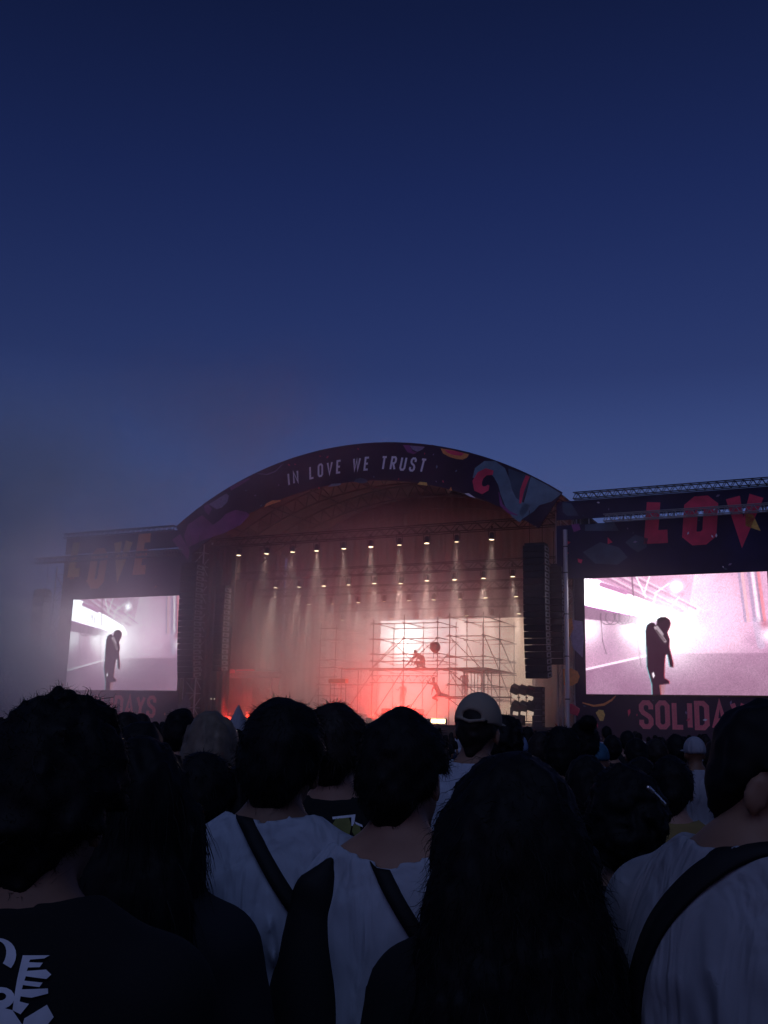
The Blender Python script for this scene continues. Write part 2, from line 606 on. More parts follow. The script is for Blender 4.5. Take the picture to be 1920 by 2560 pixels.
poly_px(P_('ink_orange'), [c2(*q) for q in [(515, 130), (600, 142), (742, 178), (725, 205), (690, 220), (640, 215), (580, 196), (535, 172)]], VF)
poly_px(P_('ink_red'), [c2(*q) for q in [(545, 140), (640, 152), (705, 172), (680, 190), (620, 184), (570, 166)]], VF - 0.01)
poly_px(P_('ink_lilac'), [c2(*q) for q in [(270, 108), (390, 118), (370, 140), (330, 158), (290, 140)]], VF)
poly_px(P_('ink_purple'), [c2(*q) for q in [(215, 104), (268, 106), (290, 150), (330, 164), (300, 178), (250, 160)]], VF - 0.004)
# teal tentacle curling round a red inside
hook = [c2(*q) for q in [(1190, 655), (1130, 620), (1075, 560), (1040, 480), (1020, 400), (985, 325), (930, 280), (870, 275), (815, 310), (790, 370)]]
P_('ink_teal').strip([SP(*q, VF) for q in hook], [1.1, 1.0, 0.75, 0.7, 0.72, 0.78, 0.72, 0.62, 0.5, 0.32], VF - 0.006, VF)
inner = [c2(*q) for q in [(935, 325), (880, 318), (835, 345), (808, 395), (815, 445), (850, 465), (885, 450), (900, 425)]]
P_('ink_red').strip([SP(*q, VF) for q in inner], [0.25, 0.4, 0.5, 0.55, 0.5, 0.42, 0.3, 0.1], VF - 0.020, VF - 0.014)
poly_px(P_('ink_tealdark'), [c2(*q) for q in [(1055, 290), (1230, 352), (1215, 420), (1165, 560), (1120, 600), (1075, 500), (1060, 400)]], VF - 0.001, 0.004)
poly_px(P_('ink_teal'), [c2(*q) for q in [(1235, 355), (1360, 420), (1478, 492), (1400, 555), (1300, 585), (1262, 630), (1170, 692), (1140, 640), (1180, 560)]], VF - 0.002, 0.004)
P_('ink_red').strip([SP(*q, VF) for q in [c2(1212, 350), c2(1190, 400), c2(1165, 470), c2(1150, 570)]], [0.24, 0.26, 0.24, 0.12], VF - 0.012, VF - 0.007)
P_('ink_purple').strip([SP(*q, VF) for q in [c2(980, 480), c2(1000, 580), c2(1060, 640), c2(1130, 665)]], [0.05, 0.16, 0.16, 0.05], VF - 0.012, VF - 0.007)
# left end of the fascia
poly_px(P_('ink_purple'), [c1(*q) for q in [(0, 860), (30, 770), (150, 690), (240, 770), (300, 730), (345, 680), (430, 645), (520, 665), (545, 690), (470, 770), (330, 840), (150, 900), (30, 960)]], VF, 0.004)
poly_px(P_('ink_lilac'), [c1(*q) for q in [(205, 600), (270, 560), (350, 510), (372, 530), (360, 580), (315, 625), (270, 640)]], VF - 0.001, 0.004)
poly_px(P_('ink_purple'), [c1(*q) for q in [(165, 620), (200, 595), (230, 640), (205, 690), (175, 660)]], VF - 0.002, 0.004)
P_('ink_purple').strip([SP(*c1(*q), VF) for q in [(385, 470), (460, 430), (545, 385)]], [0.3, 0.25, 0.1], VF - 0.012, VF - 0.008)
poly_px(P_('ink_orange'), [c1(*q) for q in [(665, 625), (680, 595), (730, 568), (805, 563), (800, 575), (740, 595)]], VF)
poly_px(P_('ink_tealdark'), [c1(*q) for q in [(1405, 415), (1425, 390), (1470, 380), (1515, 395), (1525, 418), (1470, 425)]], VF)
poly_px(P_('ink_teal'), [c1(*q) for q in [(1190, 455), (1225, 430), (1300, 425), (1300, 440), (1250, 450)]], VF)
poly_px(P_('ink_yellow'), [c2(*q) for q in [(330, 418), (350, 397), (405, 402), (410, 428)]], VF)
poly_px(P_('ink_white'), [c2(*q) for q in [(705, 490), (740, 488), (795, 527), (750, 515)]], VF)
poly_px(P_('ink_orange'), [c2(*q) for q in [(582, 465), (598, 438), (608, 468)]], VF)
P_('ink_lilac').strip([SP(*c1(*q), VF) for q in [(610, 345), (690, 352), (760, 325), (820, 265)]], [0.03, 0.07, 0.07, 0.03], VF - 0.005, VF)
rc = random.Random(4)
for (sx, sy) in [c1(*q) for q in [(515, 485), (590, 527), (785, 440), (1120, 465), (870, 272), (1130, 200), (1190, 208), (1445, 140), (1575, 372), (640, 610), (922, 268)]] + [c2(*q) for q in [(180, 375), (485, 277), (640, 310), (458, 180), (388, 172), (535, 395), (480, 395)]]:
    u, z = SP(sx, sy, VF)
    s, a = rc.uniform(0.06, 0.13), rc.uniform(0, 3)
    pts = [(u + s * math.cos(a) * f - s * 0.5 * math.sin(a) * g, z + s * math.sin(a) * f + s * 0.5 * math.cos(a) * g) for f, g in ((-1, 0), (0, -1), (1, 0), (0, 1))]
    fleck(rc.choice(['ink_lilac', 'ink_white', 'ink_red', 'ink_teal'])).prism(pts, VF - 0.004, VF)
build_prints(roof)

# roof towers at the corners
def lattice_tower(label, u, v, z1, w=0.9, matl='alu', step=0.9, z0=0.0):
    t = empty('roof_tower', label, 'tower', (u, v, z0), True, group='lattice towers of the stage')
    for a in (-1, 1):
        for b in (-1, 1):
            rod('chord', (u + a * w / 2, v + b * w / 2, z0), (u + a * w / 2, v + b * w / 2, z1), 0.05, M[matl], t)
    m = MB()
    n = int((z1 - z0) / step)
    for k in range(n):
        za, zb = z0 + k * step, z0 + (k + 1) * step
        s = 1 if k % 2 else -1
        for (p, q) in (((-s, -1), (s, -1)), ((-s, 1), (s, 1)), ((-1, -s), (-1, s)), ((1, -s), (1, s))):
            m.tube((u + p[0] * w / 2, v + p[1] * w / 2, za), (u + q[0] * w / 2, v + q[1] * w / 2, zb), 0.025, 4)
        for (p, q) in (((-1, -1), (1, -1)), ((1, -1), (1, 1))):
            m.tube((u + p[0] * w / 2, v + p[1] * w / 2, zb), (u + q[0] * w / 2, v + q[1] * w / 2, zb), 0.025, 4)
    m.build('lacing', M[matl], t)
    return t


lattice_tower('silver lattice tower under the right end of the arch, beside the speaker column', 11.75, 1.2, 13.6)
lattice_tower('hazy lattice tower under the left end of the arch', -12.6, 1.2, 13.4)
lattice_tower('rear lattice tower behind the right stage curtain', 11.9, 12.6, 13.8)
lattice_tower('rear lattice tower behind the left stage curtain', -13.2, 12.6, 13.5)

# deck
dk = empty('stage_deck', 'dark stage platform behind the heads of the front row', 'stage', (0, 0, 0), True)
m = MB().box(-13.4, 12.3, 0.3, 13.2, DECK - 0.12, DECK)
m.build('deck_floor', M['deck'], dk)
m = MB()
for k in range(120):
    ua, ub = -13.4 + 25.7 * k / 120, -13.4 + 25.7 * (k + 1) / 120
    va, vb = 0.32 + 0.05 * math.sin(k * 1.9), 0.32 + 0.05 * math.sin((k + 1) * 1.9)
    m.add([(ua, va, 0), (ub, vb, 0), (ub, vb, DECK - 0.13), (ua, va, DECK - 0.13)], [(0, 1, 2, 3)])
m.build('skirt', M['drape'], dk, smooth=True)

# masking drapes
def drape(label, p0, p1, z0, z1, amp=0.12, waves=40, seed=1, arch=False):
    t0 = ((p0[0] + p1[0]) / 2, (p0[1] + p1[1]) / 2, z0)
    r = random.Random(seed)
    n, nz = waves * 4, 6
    d = Vector((p1[0] - p0[0], p1[1] - p0[1]))
    nn = Vector((-d.y, d.x)).normalized()
    V = []
    ph = [r.uniform(0, 6.3) for _ in range(8)]
    for k in range(n + 1):
        s = k / n
        for j in range(nz + 1):
            tz = j / nz
            off = amp * (math.sin(s * waves * 6.283 + ph[0] + 0.5 * math.sin(tz * 2 + ph[1])) + 0.6 * math.sin(s * waves * 2.7 + ph[2] + tz))
            uu = p0[0] + d.x * s + nn.x * off
            zt = AC_Z + math.sqrt(max(0, (AR - 0.12) ** 2 - (uu - AC_U) ** 2)) if arch else z1
            V.append((uu, p0[1] + d.y * s + nn.y * off, z0 + (zt - z0) * tz))
    Fc = [(k * (nz + 1) + j, (k + 1) * (nz + 1) + j, (k + 1) * (nz + 1) + j + 1, k * (nz + 1) + j + 1) for k in range(n) for j in range(nz)]
    o = mesh_obj('stage_curtain', V, Fc, M['drape'], None, t0, True, True)
    return tag(o, label, 'curtain', 'dark stage curtains')


drape('tall dark rear curtain behind the scaffolds and lamps', (-13.3, 13.0), (12.2, 13.0), DECK + 0.004, 17.2, 0.1, 46, 2, True)
drape('pleated side curtain on the left of the stage with pale folds', (-13.0, 2.2), (-13.3, 12.95), DECK + 0.004, 13.4, 0.16, 14, 3, True)
drape('side curtain on the right, behind the big speaker column', (11.95, 2.2), (12.05, 12.95), DECK + 0.004, 13.4, 0.16, 16, 4, True)
drape('narrow front curtain beside the left picture screen', (-12.95, 0.6), (-10.9, 2.6), DECK + 0.004, 13.2, 0.13, 7, 6)

# ------------------------------------------------------------------ trusses
def truss(name, label, cat, p, q, w=0.45, r=0.035, n=None, matl='blacksteel', group=None, brace=0.02):
    """box truss with four chords and lacing between p and q (stage metres)"""
    t = empty(name, label, cat, p, True, group=group)
    p, q = Vector(p), Vector(q)
    d = (q - p)
    L = d.length
    d.normalize()
    upv = Vector((0, 0, 1))
    s = d.cross(upv).normalized()
    n = n or max(4, int(L / w / 1.4))
    cs = [(a, b) for a in (-1, 1) for b in (-1, 1)]
    for a, b in cs:
        o = s * (a * w / 2) + upv * (b * w / 2)
        rod('chord', p + o, q + o, r, M[matl], t)
    for k in range(n):
        x0, x1 = p + d * (L * k / n), p + d * (L * (k + 1) / n)
        xm = (x0 + x1) / 2
        for a in (-1, 1):
            rod('brace', x0 + s * (a * w / 2) - upv * (w / 2), xm + s * (a * w / 2) + upv * (w / 2), brace, M[matl], t, 5)
            rod('brace', xm + s * (a * w / 2) + upv * (w / 2), x1 + s * (a * w / 2) - upv * (w / 2), brace, M[matl], t, 5)
        rod('brace', x0 - s * (w / 2) - upv * (w / 2), x0 + s * (w / 2) - upv * (w / 2), brace, M[matl], t, 5)
    return t


ROWS = [
    (1.0, [c1(453, 1025), c1(685, 1012), c1(900, 998), c1(1100, 988), c1(1325, 970), c1(1550, 955), c2(187, 903), c2(405, 890), c2(643, 878), c2(922, 860)]),
    (4.0, [c1(760, 1293), c1(955, 1288), c1(1160, 1280), c1(1365, 1270), c1(1578, 1258), c2(197, 1210), c2(405, 1188), c2(627, 1180), c2(857, 1168), c2(1090, 1155)]),
    (7.0, [(771.6, 1512), (830.6, 1510), (896, 1507), (960, 1504), (1022, 1502), (1084, 1500), (1150.6, 1498), (1214, 1495), (1290, 1492)]),
    (10.0, [(803, 1554), (856, 1551), (916, 1548), (978, 1547), (1040, 1546), (1100, 1544), (1166, 1540), (1231, 1538), (1297, 1535)]),
]
ROWNAME = ['front', 'second', 'third', 'rear']
for (v, pts), nm in zip(ROWS, ROWNAME):
    zz = sum(SP(*q, v)[1] for q in pts) / len(pts) + 0.85
    truss('lighting_truss', f'dark {nm} lighting truss hung across the stage with a row of lamps', 'truss', (-11.6, v, zz), (11.2, v, zz), 0.5, 0.035, 22, group='lighting trusses across the stage')
    for k in range(4):
        u = -10.5 + 7 * k

# ------------------------------------------------------------------ side wings
def wing(side, label):
    """printed cloth wing with a picture screen, right (+1) or left (-1)"""
    t = empty('stage_wing', label, 'stage wing', (12.4 if side > 0 else -23.3, 0, 0), True, group='printed stage wings')
    if side > 0:
        u0, u1, s0, s1 = 12.42, 27.0, 13.0, 22.15
        ztop = 14.05
        lo_top, up_bot = 12.72, 13.02
    else:
        u0, u1, s0, s1 = -23.3, -12.9, -22.1, -13.0
        ztop = 14.05
        lo_top, up_bot = 12.72, 12.92
    zs0, zs1 = 3.72, 9.74
    ua, ub = (11.5, u1) if side > 0 else (u0, -12.6)
    MB().box(ua, ub, 0.10, 0.16, up_bot, ztop).build('upper_banner', M['banner_blue'], t)
    MB().box(ua, ub, 0.10, 0.16, zs1 + 0.06, lo_top).build('lower_banner', M['banner_blue'], t)
    MB().box(u0, s0 - 0.06, 0.101, 0.16, 0, zs1 + 0.058).build('side_banner', M['banner'], t)
    MB().box(s1 + 0.06, u1, 0.101, 0.16, 0, zs1 + 0.058).build('side_banner', M['banner'], t)
    MB().box(s0 - 0.058, s1 + 0.058, 0.102, 0.16, 0, zs0 - 0.06).build('base_banner', M['banner'], t)
    # scaffold that carries it
    for k in range(7):
        u = u0 + 0.3 + (u1 - u0 - 0.6) * k / 6
        for v in (0.5, 2.4):
            rod('upright', (u, v, 0), (u, v, 14.0), 0.045, M['steel'], t)
        for j in range(6):
            rod('ledger', (u, 0.5, 2.3 * (j + 1)), (u, 2.4, 2.3 * (j + 1)), 0.03, M['steel'], t)
    for j in range(6):
        for v in (0.5, 2.4):
            rod('ledger', (u0 + 0.3, v, 2.3 * (j + 1)), (u1 - 0.3, v, 2.3 * (j + 1)), 0.03, M['steel'], t)
    return t


wr = wing(1, 'dark printed right stage wing with big red LOVE letters above its screen')
wl_t = wing(-1, 'hazy printed left stage wing with orange LOVE letters above its screen')
VW = 0.096
# LOVE on the right wing (crosses the gap in the banner: cut out pieces on both panels)
def love(t, u0, z0, h, wx, sw, gap, mats, slant, gaplo, gaphi, k=1.0, sink=None):
    x = 0.0
    for i, c in enumerate('LOVE'):
        w, strokes = GLYPH[c]
        dz = sink[i] if sink else 0
        for si, (pts, closed) in enumerate(strokes):
            Pl = [(sw / 2 + a * wx, sw / 2 + b * (h - sw)) for a, b in pts]
            mm = MB().strip([(u0 + x + a + b * slant, z0 + b + dz) for a, b in Pl], sw, VW - 0.004 - 0.003 * si, VW, bool(closed))
            mm.build('letter', M[mats[i]], t)
        x += w * wx + sw + gap


love(wr, 16.15, 11.35, 2.55, 2.35, 0.70, 0.36, ['ink_red', 'ink_red', 'ink_red', 'ink_red'], 0.10, 12.72, 13.02, sink=[0.1, -0.1, 0.05, 0])
love(wl_t, -22.95, 11.2, 2.75, 2.0, 0.62, 0.42, ['ink_yellow', 'ink_orange', 'ink_yellow', 'ink_orange'], 0.10, 0, 0, sink=[0.1, -0.75, -0.1, 0.05])
text_line('SOLIDAYS', 15.66, 2.02, 1.42, 1.16, 0.24, 0.11, 0.4, 0.098, M['ink_coral'], wr, width=5.95)
text_line('SOLIDAYS', -20.75, 2.02, 1.38, 1.16, 0.24, 0.11, 0.4, 0.098, M['ink_coral'], wl_t, width=6.15)
# colourful print on the right wing
for (k, pts) in [
    ('ink_orange', [(40, 1180), (95, 1165), (110, 1250), (80, 1310), (45, 1330)]),
    ('ink_lilac', [(100, 1180), (180, 1190), (190, 1330), (180, 1480), (100, 1400), (85, 1300)]),
    ('ink_orange', [(20, 1570), (90, 1565), (140, 1590), (158, 1630), (140, 1680), (100, 1705), (30, 1700)]),
    ('ink_red', [(40, 1840), (100, 1850), (160, 1900), (140, 1945), (60, 1920)]),
    ('ink_coral', [(100, 1848), (160, 1888), (135, 1940), (85, 1925)]),
    ('ink_yellow', [(285, 1920), (310, 1895), (345, 1900), (360, 1935), (345, 1985), (320, 1985)]),
    ('ink_red', [(540, 1900), (560, 1890), (562, 1920), (545, 1950)]),
    ('ink_red', [(470 - 190, 2010), (300, 2005), (305, 2040)]),
    ('ink_red', [(380, 520), (420, 560), (380, 575)]),
    ('ink_tealdark', [(200, 420), (430, 400), (470, 470), (200, 470)]),
    ('ink_tealdark', [(520, 560), (600, 500), (700, 530), (690, 600), (620, 640), (560, 600)]),
    ('ink_tealdark', [(180, 640), (320, 560), (470, 600), (540, 680), (460, 740), (280, 730)]),
    ('ink_purple', [(90, 420), (150, 410), (165, 460), (110, 480)]),
    ('ink_red', [(50, 545), (85, 560), (60, 580)]), ('ink_red', [(45, 630), (70, 645), (50, 665)]),
    ('ink_red', [(140, 690), (180, 700), (170, 730), (145, 720)]),
    ('ink_yellow', [(1480, 330), (1540, 340), (1600, 470), (1480, 430)]),
    ('ink_tealdark', [(20, 240), (90, 250), (150, 350), (60, 350), (20, 320)]),
]:
    poly_px(P_(k), [c3(*q) for q in pts], VW, 0.004)
P_('ink_orange').strip([SP(*c3(*q), VW) for q in [(180, 1840), (270, 1865), (350, 1855), (410, 1820), (445, 1785)]], [0.05, 0.1, 0.12, 0.1, 0.05], VW - 0.008, VW - 0.004)
rc = random.Random(12)
for i in range(46):
    u, z = rc.uniform(12.6, 26), rc.choice([rc.uniform(9.9, 13.9), rc.uniform(1.9, 3.5)])
    s, a = rc.uniform(0.05, 0.13), rc.uniform(0, 3)
    k = rc.choice(['ink_lilac', 'ink_red', 'ink_white', 'ink_tealdark'])
    fleck(k).prism([(u + s * math.cos(a) * f - s * 0.5 * math.sin(a) * g, z + s * math.sin(a) * f + s * 0.5 * math.cos(a) * g) for f, g in ((-1, 0), (0, -1), (1, 0), (0, 1))], VW - 0.012, VW - 0.009)
build_prints(wr)
poly_px(P_('ink_tealdark'), [(448, 1760), (466, 1735), (478, 1760), (470, 1790), (445, 1790)], VW, 0.004)
poly_px(P_('ink_purple'), [(430, 1350), (470, 1320), (480, 1350), (470, 1400)], VW, 0.004)
for i in range(24):
    u, z = rc.uniform(-23, -13.2), rc.choice([rc.uniform(9.9, 13.9), rc.uniform(1.9, 3.5)])
    s, a = rc.uniform(0.05, 0.12), rc.uniform(0, 3)
    fleck(rc.choice(['ink_lilac', 'ink_orange'])).prism([(u + s * math.cos(a) * f - s * 0.5 * math.sin(a) * g, z + s * math.sin(a) * f + s * 0.5 * math.cos(a) * g) for f, g in ((-1, 0), (0, -1), (1, 0), (0, 1))], VW - 0.012, VW - 0.009)
build_prints(wl_t)

truss('roofline_truss', 'thin black truss along the top of the right wing', 'truss', (12.5, 0.0, 14.28), (27, 0.0, 14.28), 0.34, 0.03, 34, group='trusses across the right wing')
truss('crossing_truss', 'thin silver truss crossing the gap in the red LOVE banner', 'truss', (14.2, -0.32, 12.88), (27, -0.32, 12.88), 0.36, 0.03, 30, 'steel', group='trusses across the right wing')
truss('wing_truss', 'hazy truss along the top of the left wing', 'truss', (-23.4, 0.0, 14.2), (-13.9, 0.0, 14.2), 0.3, 0.03, 22, group='trusses across the left wing')
truss('wing_truss', 'hazy truss that sticks out past the left wing above a hanging speaker column', 'truss', (-25.5, -0.35, 12.5), (-13.2, -0.35, 12.5), 0.34, 0.035, 26, group='trusses across the left wing')
lattice_tower('hazy outer lattice tower left of the left screen', -22.7, 1.2, 12.3, 1.0)
lattice_tower('outer lattice tower hung with a speaker column, far left', -24.4, 1.4, 12.3, 0.8)

# ------------------------------------------------------------------ picture screens: pixel panels painted cell by cell
def paint_screen(W=186, H=122, ss=3):
    w, h = W * ss, H * ss
    S, T = np.meshgrid((np.arange(w) + 0.5) / w, (np.arange(h) + 0.5) / h)
    asp = 1.52

    def G(cx, cy_, r, p=2.0):
        return np.exp(-((((S - cx) * asp) ** 2 + (T - cy_) ** 2) / r ** 2) ** (p / 2))
    n0 = np.zeros_like(S)
    gr = np.random.default_rng(3)
    for f_, a_ in ((5, 0.5), (11, 0.3), (23, 0.2)):
        g = gr.random((f_ + 2, int(f_ * asp) + 2))
        xi, yi = S * (f_ * asp), T * f_
        x0, y0 = xi.astype(int), yi.astype(int)
        fx, fy = xi - x0, yi - y0
        fx, fy = fx * fx * (3 - 2 * fx), fy * fy * (3 - 2 * fy)
        n0 += a_ * ((g[y0, x0] * (1 - fx) + g[y0, x0 + 1] * fx) * (1 - fy) + (g[y0 + 1, x0] * (1 - fx) + g[y0 + 1, x0 + 1] * fx) * fy)
    lin = lambda *c: np.array(srgb(*c))
    img = np.zeros(S.shape + (3,))

    def mix(mask, col):
        k = np.clip(mask, 0, 1)[..., None]
        img[:] = img * (1 - k) + np.asarray(col) * k

    def seg(x0, y0, x1, y1, wd, soft=0.35):
        ax, ay = (S - x0) * asp, T - y0
        bx, by = (x1 - x0) * asp, y1 - y0
        t = np.clip((ax * bx + ay * by) / (bx * bx + by * by), 0, 1)
        d = np.hypot(ax - bx * t, ay - by * t)
        return np.clip((wd - d) / (wd * soft) + 0.5, 0, 1)

    def inside(pts):
        c = np.zeros(S.shape, bool)
        n = len(pts)
        for i in range(n):
            x1, y1 = pts[i]
            x2, y2 = pts[(i + 1) % n]
            cond = ((y1 > T) != (y2 > T)) & (S < (x2 - x1) * (T - y1) / ((y2 - y1) if y2 != y1 else 1e-9) + x1)
            c ^= cond
        return c.astype(float)

    img[:] = lin(214, 170, 200)
    mix(np.clip((T - 0.45) * 2.0, 0, 1), lin(170, 132, 158))
    mix(0.75 * np.clip((S - 0.3) * 2, 0, 1) * np.clip(0.9 - T * 1.3, 0, 1), lin(226, 182, 208))
    mix(0.95 * G(0.60, 0.36, 0.30), lin(255, 230, 248))
    mix(0.6 * G(0.72, 0.42, 0.30), lin(246, 208, 232))
    mix(0.9 * G(0.62, 0.02, 0.13), lin(255, 225, 245))
    mix(0.35 * (n0 - 0.5) * 2, lin(250, 220, 240))
    mix(0.35 * (0.5 - n0) * 2, lin(160, 120, 150))
    # left wall under the gallery
    mix(inside([(0, 0.25), (0.36, 0.42), (0.34, 0.68), (0, 0.80)]), lin(205, 165, 190))
    mix(0.9 * G(0.02, 0.44, 0.13), np.array([1.3, 1.1, 1.25]))
    mix(0.9 * G(0.25, 0.46, 0.09), np.array([1.2, 1.05, 1.15]))
    mix(0.5 * G(0.14, 0.60, 0.14), lin(186, 150, 178))
    mix(inside([(0, 0.78), (0.36, 0.665), (0.55, 0.66), (1, 0.66), (1, 1), (0, 1)]) * 0.55, lin(158, 122, 148))
    mix(np.clip((T - 0.62) * 3, 0, 1) * np.clip((S - 0.4) * 3, 0, 1) * 0.55, lin(162, 128, 150))
    mix(seg(0, 0.79, 0.35, 0.675, 0.009), lin(255, 232, 248))
    # roof steel in the upper left
    mix(inside([(0.02, 0), (0.62, 0), (0.58, 0.30), (0.50, 0.34), (0.30, 0.2)]) * 0.6, lin(224, 176, 204))
    hot = np.array([2.2, 2.0, 2.2])
    mix(inside([(0, 0.0), (0.07, 0.01), (0.20, 0.09), (0.28, 0.16), (0.49, 0.31), (0.53, 0.40), (0.40, 0.44), (0.36, 0.37), (0.0, 0.235)]), hot)
    for (a, b) in ((0.13, 0.0), (0.20, 0.0), (0.28, 0.0)):
        mix(0.8 * seg(a, b, a + 0.34, b + 0.29, 0.008), lin(186, 138, 170))
        mix(0.5 * seg(a + 0.03, b, a + 0.36, b + 0.29, 0.006), lin(255, 240, 250))
    mix(seg(0.10, 0.055, 0.24, 0.135, 0.022), lin(205, 150, 188))
    mix(seg(0.26, 0.14, 0.55, 0.31, 0.012), lin(190, 140, 172))
    for (x0, y0, x1, y1) in ((0.30, 0.0, 0.35, 0.18), (0.375, 0.0, 0.34, 0.16), (0.41, 0.14, 0.39, 0.24), (0.48, 0.07, 0.40, 0.15), (0.54, 0.17, 0.46, 0.33)):
        mix(seg(x0, y0, x1, y1, 0.006), lin(255, 244, 252))
    mix(0.8 * G(0.47, 0.16, 0.035), lin(206, 150, 185)); mix(0.8 * G(0.54, 0.16, 0.03), lin(198, 140, 175))
    mix(0.9 * G(0.52, 0.10, 0.04), hot)
    # gallery beam
    mix(inside([(0, 0.235), (0.36, 0.37), (0.40, 0.42), (0.36, 0.41), (0.30, 0.41), (0, 0.355)]), lin(166, 132, 156))
    mix(seg(0, 0.24, 0.37, 0.375, 0.006), lin(190, 120, 180))
    gr2 = np.random.default_rng(5)
    for k in range(22):
        x = gr2.uniform(0.09, 0.24); y = 0.10 + x * 0.45 + gr2.uniform(-0.02, 0.06)
        mix(0.6 * seg(x, y, x + 0.003, y + gr2.uniform(0.02, 0.06), 0.004), lin(150, 118, 140))
    for cx in (0.13, 0.16, 0.215, 0.235):
        d = np.abs(np.hypot((S - cx) * asp, (T - 0.345)) - 0.062)
        mix(0.8 * np.clip(1.4 - d / 0.004, 0, 1) * (T > 0.31), lin(112, 84, 104))
    mix(0.7 * seg(0.09, 0.31, 0.10, 0.55, 0.004), lin(120, 90, 110)); mix(0.7 * seg(0.10, 0.55, 0.12, 0.66, 0.004), lin(120, 90, 110))
    mix(0.85 * seg(0.275, 0.0, 0.29, 0.42, 0.006), lin(126, 90, 112)); mix(0.85 * seg(0.29, 0.42, 0.312, 0.76, 0.006), lin(130, 96, 118))
    # pillars on the right
    for (x, c) in ((0.857, (180, 160, 190)), (0.872, (236, 190, 200)), (0.905, (176, 156, 186)), (0.925, (250, 236, 246)), (0.945, (160, 140, 168)), (0.955, (240, 150, 160))):
        mix(0.75 * seg(x, 0, x + 0.02, 0.40, 0.012), lin(*c))
    mix(0.5 * seg(0.93, 0.4, 0.95, 0.6, 0.03), lin(200, 186, 210))
    mix(0.8 * G(0.975, 0.43, 0.035), lin(190, 120, 140)); mix(0.7 * G(0.99, 0.52, 0.05), np.array([1.3, 1.1, 1.2]))
    # lamp blaze behind the man
    mix(0.95 * G(0.41, 0.46, 0.19, 1.8), np.array([1.9, 1.75, 1.85])); mix(0.5 * G(0.47, 0.50, 0.26), np.array([1.3, 1.12, 1.25]))
    # the man
    q = lambda x, y: ((x - 197) / 1455.0, (y - (852 - 0.0445 * (x - 190))) / (1777.0 - (852 - 0.0445 * (x - 190))))
    body = [q(*p) for p in [(745, 1202), (710, 1225), (698, 1270), (699, 1400), (701, 1560), (722, 1640), (736, 1700), (738, 1779), (800, 1779), (803, 1700), (870, 1692), (868, 1668), (832, 1645), (838, 1540), (848, 1462), (866, 1462), (882, 1560), (906, 1562), (907, 1530), (880, 1400), (886, 1340), (868, 1285), (880, 1262), (890, 1240), (898, 1210), (890, 1180), (862, 1160), (826, 1158), (796, 1174), (784, 1205)]]
    for (dx, col) in ((-0.004, (90, 190, 190)), (0.004, (190, 40, 60))):
        mix(0.8 * inside([(a + dx, b) for a, b in body]), lin(*col))
    mix(inside(body), lin(62, 34, 52))
    mix(0.9 * inside([q(*p) for p in [(752, 1196), (775, 1186), (792, 1180), (788, 1205), (783, 1226), (770, 1212)]]), lin(250, 225, 245))
    mix(inside([q(*p) for p in [(786, 1200), (800, 1172), (830, 1160), (866, 1166), (890, 1195), (880, 1180), (840, 1185), (800, 1215)]]), lin(40, 20, 34))
    mix(0.9 * seg(*q(775, 1245), *q(850, 1355), 0.010), lin(206, 190, 196)); mix(seg(*q(783, 1262), *q(848, 1352), 0.005), lin(60, 30, 46))
    mix(0.9 * seg(*q(790, 1235), *q(835, 1300), 0.006), lin(196, 180, 190))
    mix(inside([q(*p) for p in [(738, 1610), (752, 1600), (758, 1630), (745, 1650)]]), lin(255, 240, 250))
    mix(0.5 * inside([q(*p) for p in [(790, 1700), (840, 1700), (830, 1775), (800, 1775)]]), lin(180, 130, 130))
    img = img.reshape(H, ss, W, ss, 3).mean((1, 3))
    lum = (img @ np.array([0.25, 0.6, 0.15]))[..., None]
    img = np.clip(lum + (img - lum) * 1.02, 0.002, None)
    img = 1.25 * img ** 1.22
    img *= 1 + 0.07 * np.random.default_rng(9).normal(size=img.shape[:2] + (1,))
    return img


def make_screen_mesh():
    W, H = 186, 122
    img = paint_screen(W, H)
    wm, hm = 9.1, 6.02
    X, Z = np.meshgrid(np.linspace(0, wm, W + 1), np.linspace(hm, 0, H + 1))
    V = np.stack([X, np.zeros_like(X), Z], -1).reshape(-1, 3)
    i, j = np.meshgrid(np.arange(H), np.arange(W), indexing='ij')
    q = (i * (W + 1) + j).ravel()
    Fq = np.stack([q, q + W + 1, q + W + 2, q + 1], 1)
    me = bpy.data.meshes.new('display')
    me.from_pydata(V.tolist(), [], Fq.tolist())
    ca = me.color_attributes.new('pixels', 'FLOAT_COLOR', 'CORNER')
    col = np.ones((H * W, 4, 4))
    col[:, :, :3] = img.reshape(-1, 1, 3)
    ca.data.foreach_set('color', col.astype(np.float32).ravel())
    m = bpy.data.materials.new('screen_pixels')
    m.use_nodes = True
    N, L = m.node_tree.nodes, m.node_tree.links
    N.remove(N['Principled BSDF'])
    e = N.new('ShaderNodeEmission')
    e.inputs['Strength'].default_value = SCREEN_GAIN
    at_ = N.new('ShaderNodeAttribute')
    at_.attribute_name = 'pixels'
    L.new(at_.outputs['Color'], e.inputs['Color'])
    L.new(e.outputs[0], N['Material Output'].inputs['Surface'])
    me.materials.append(m)
    return me


SCREEN_GAIN = 1.12
scr_me = make_screen_mesh()
for (u0, lab) in ((13.0, 'glowing pink picture screen showing a man, on the right wing above SOLIDAYS'), (-22.1, 'smaller glowing picture screen showing a man, on the left wing in the haze')):
    t = empty('picture_screen', lab, 'screen', (u0, 0.0, 3.72), True, group='picture screens beside the stage')
    o = bpy.data.objects.new('display', scr_me)
    C.objects.link(o)
    o.parent = t
    m = MB()
    m.box(u0 - 0.05, u0 + 9.15, 0.01, 0.09, 3.68, 9.79)
    m.build('cabinet', M['frame'], t)

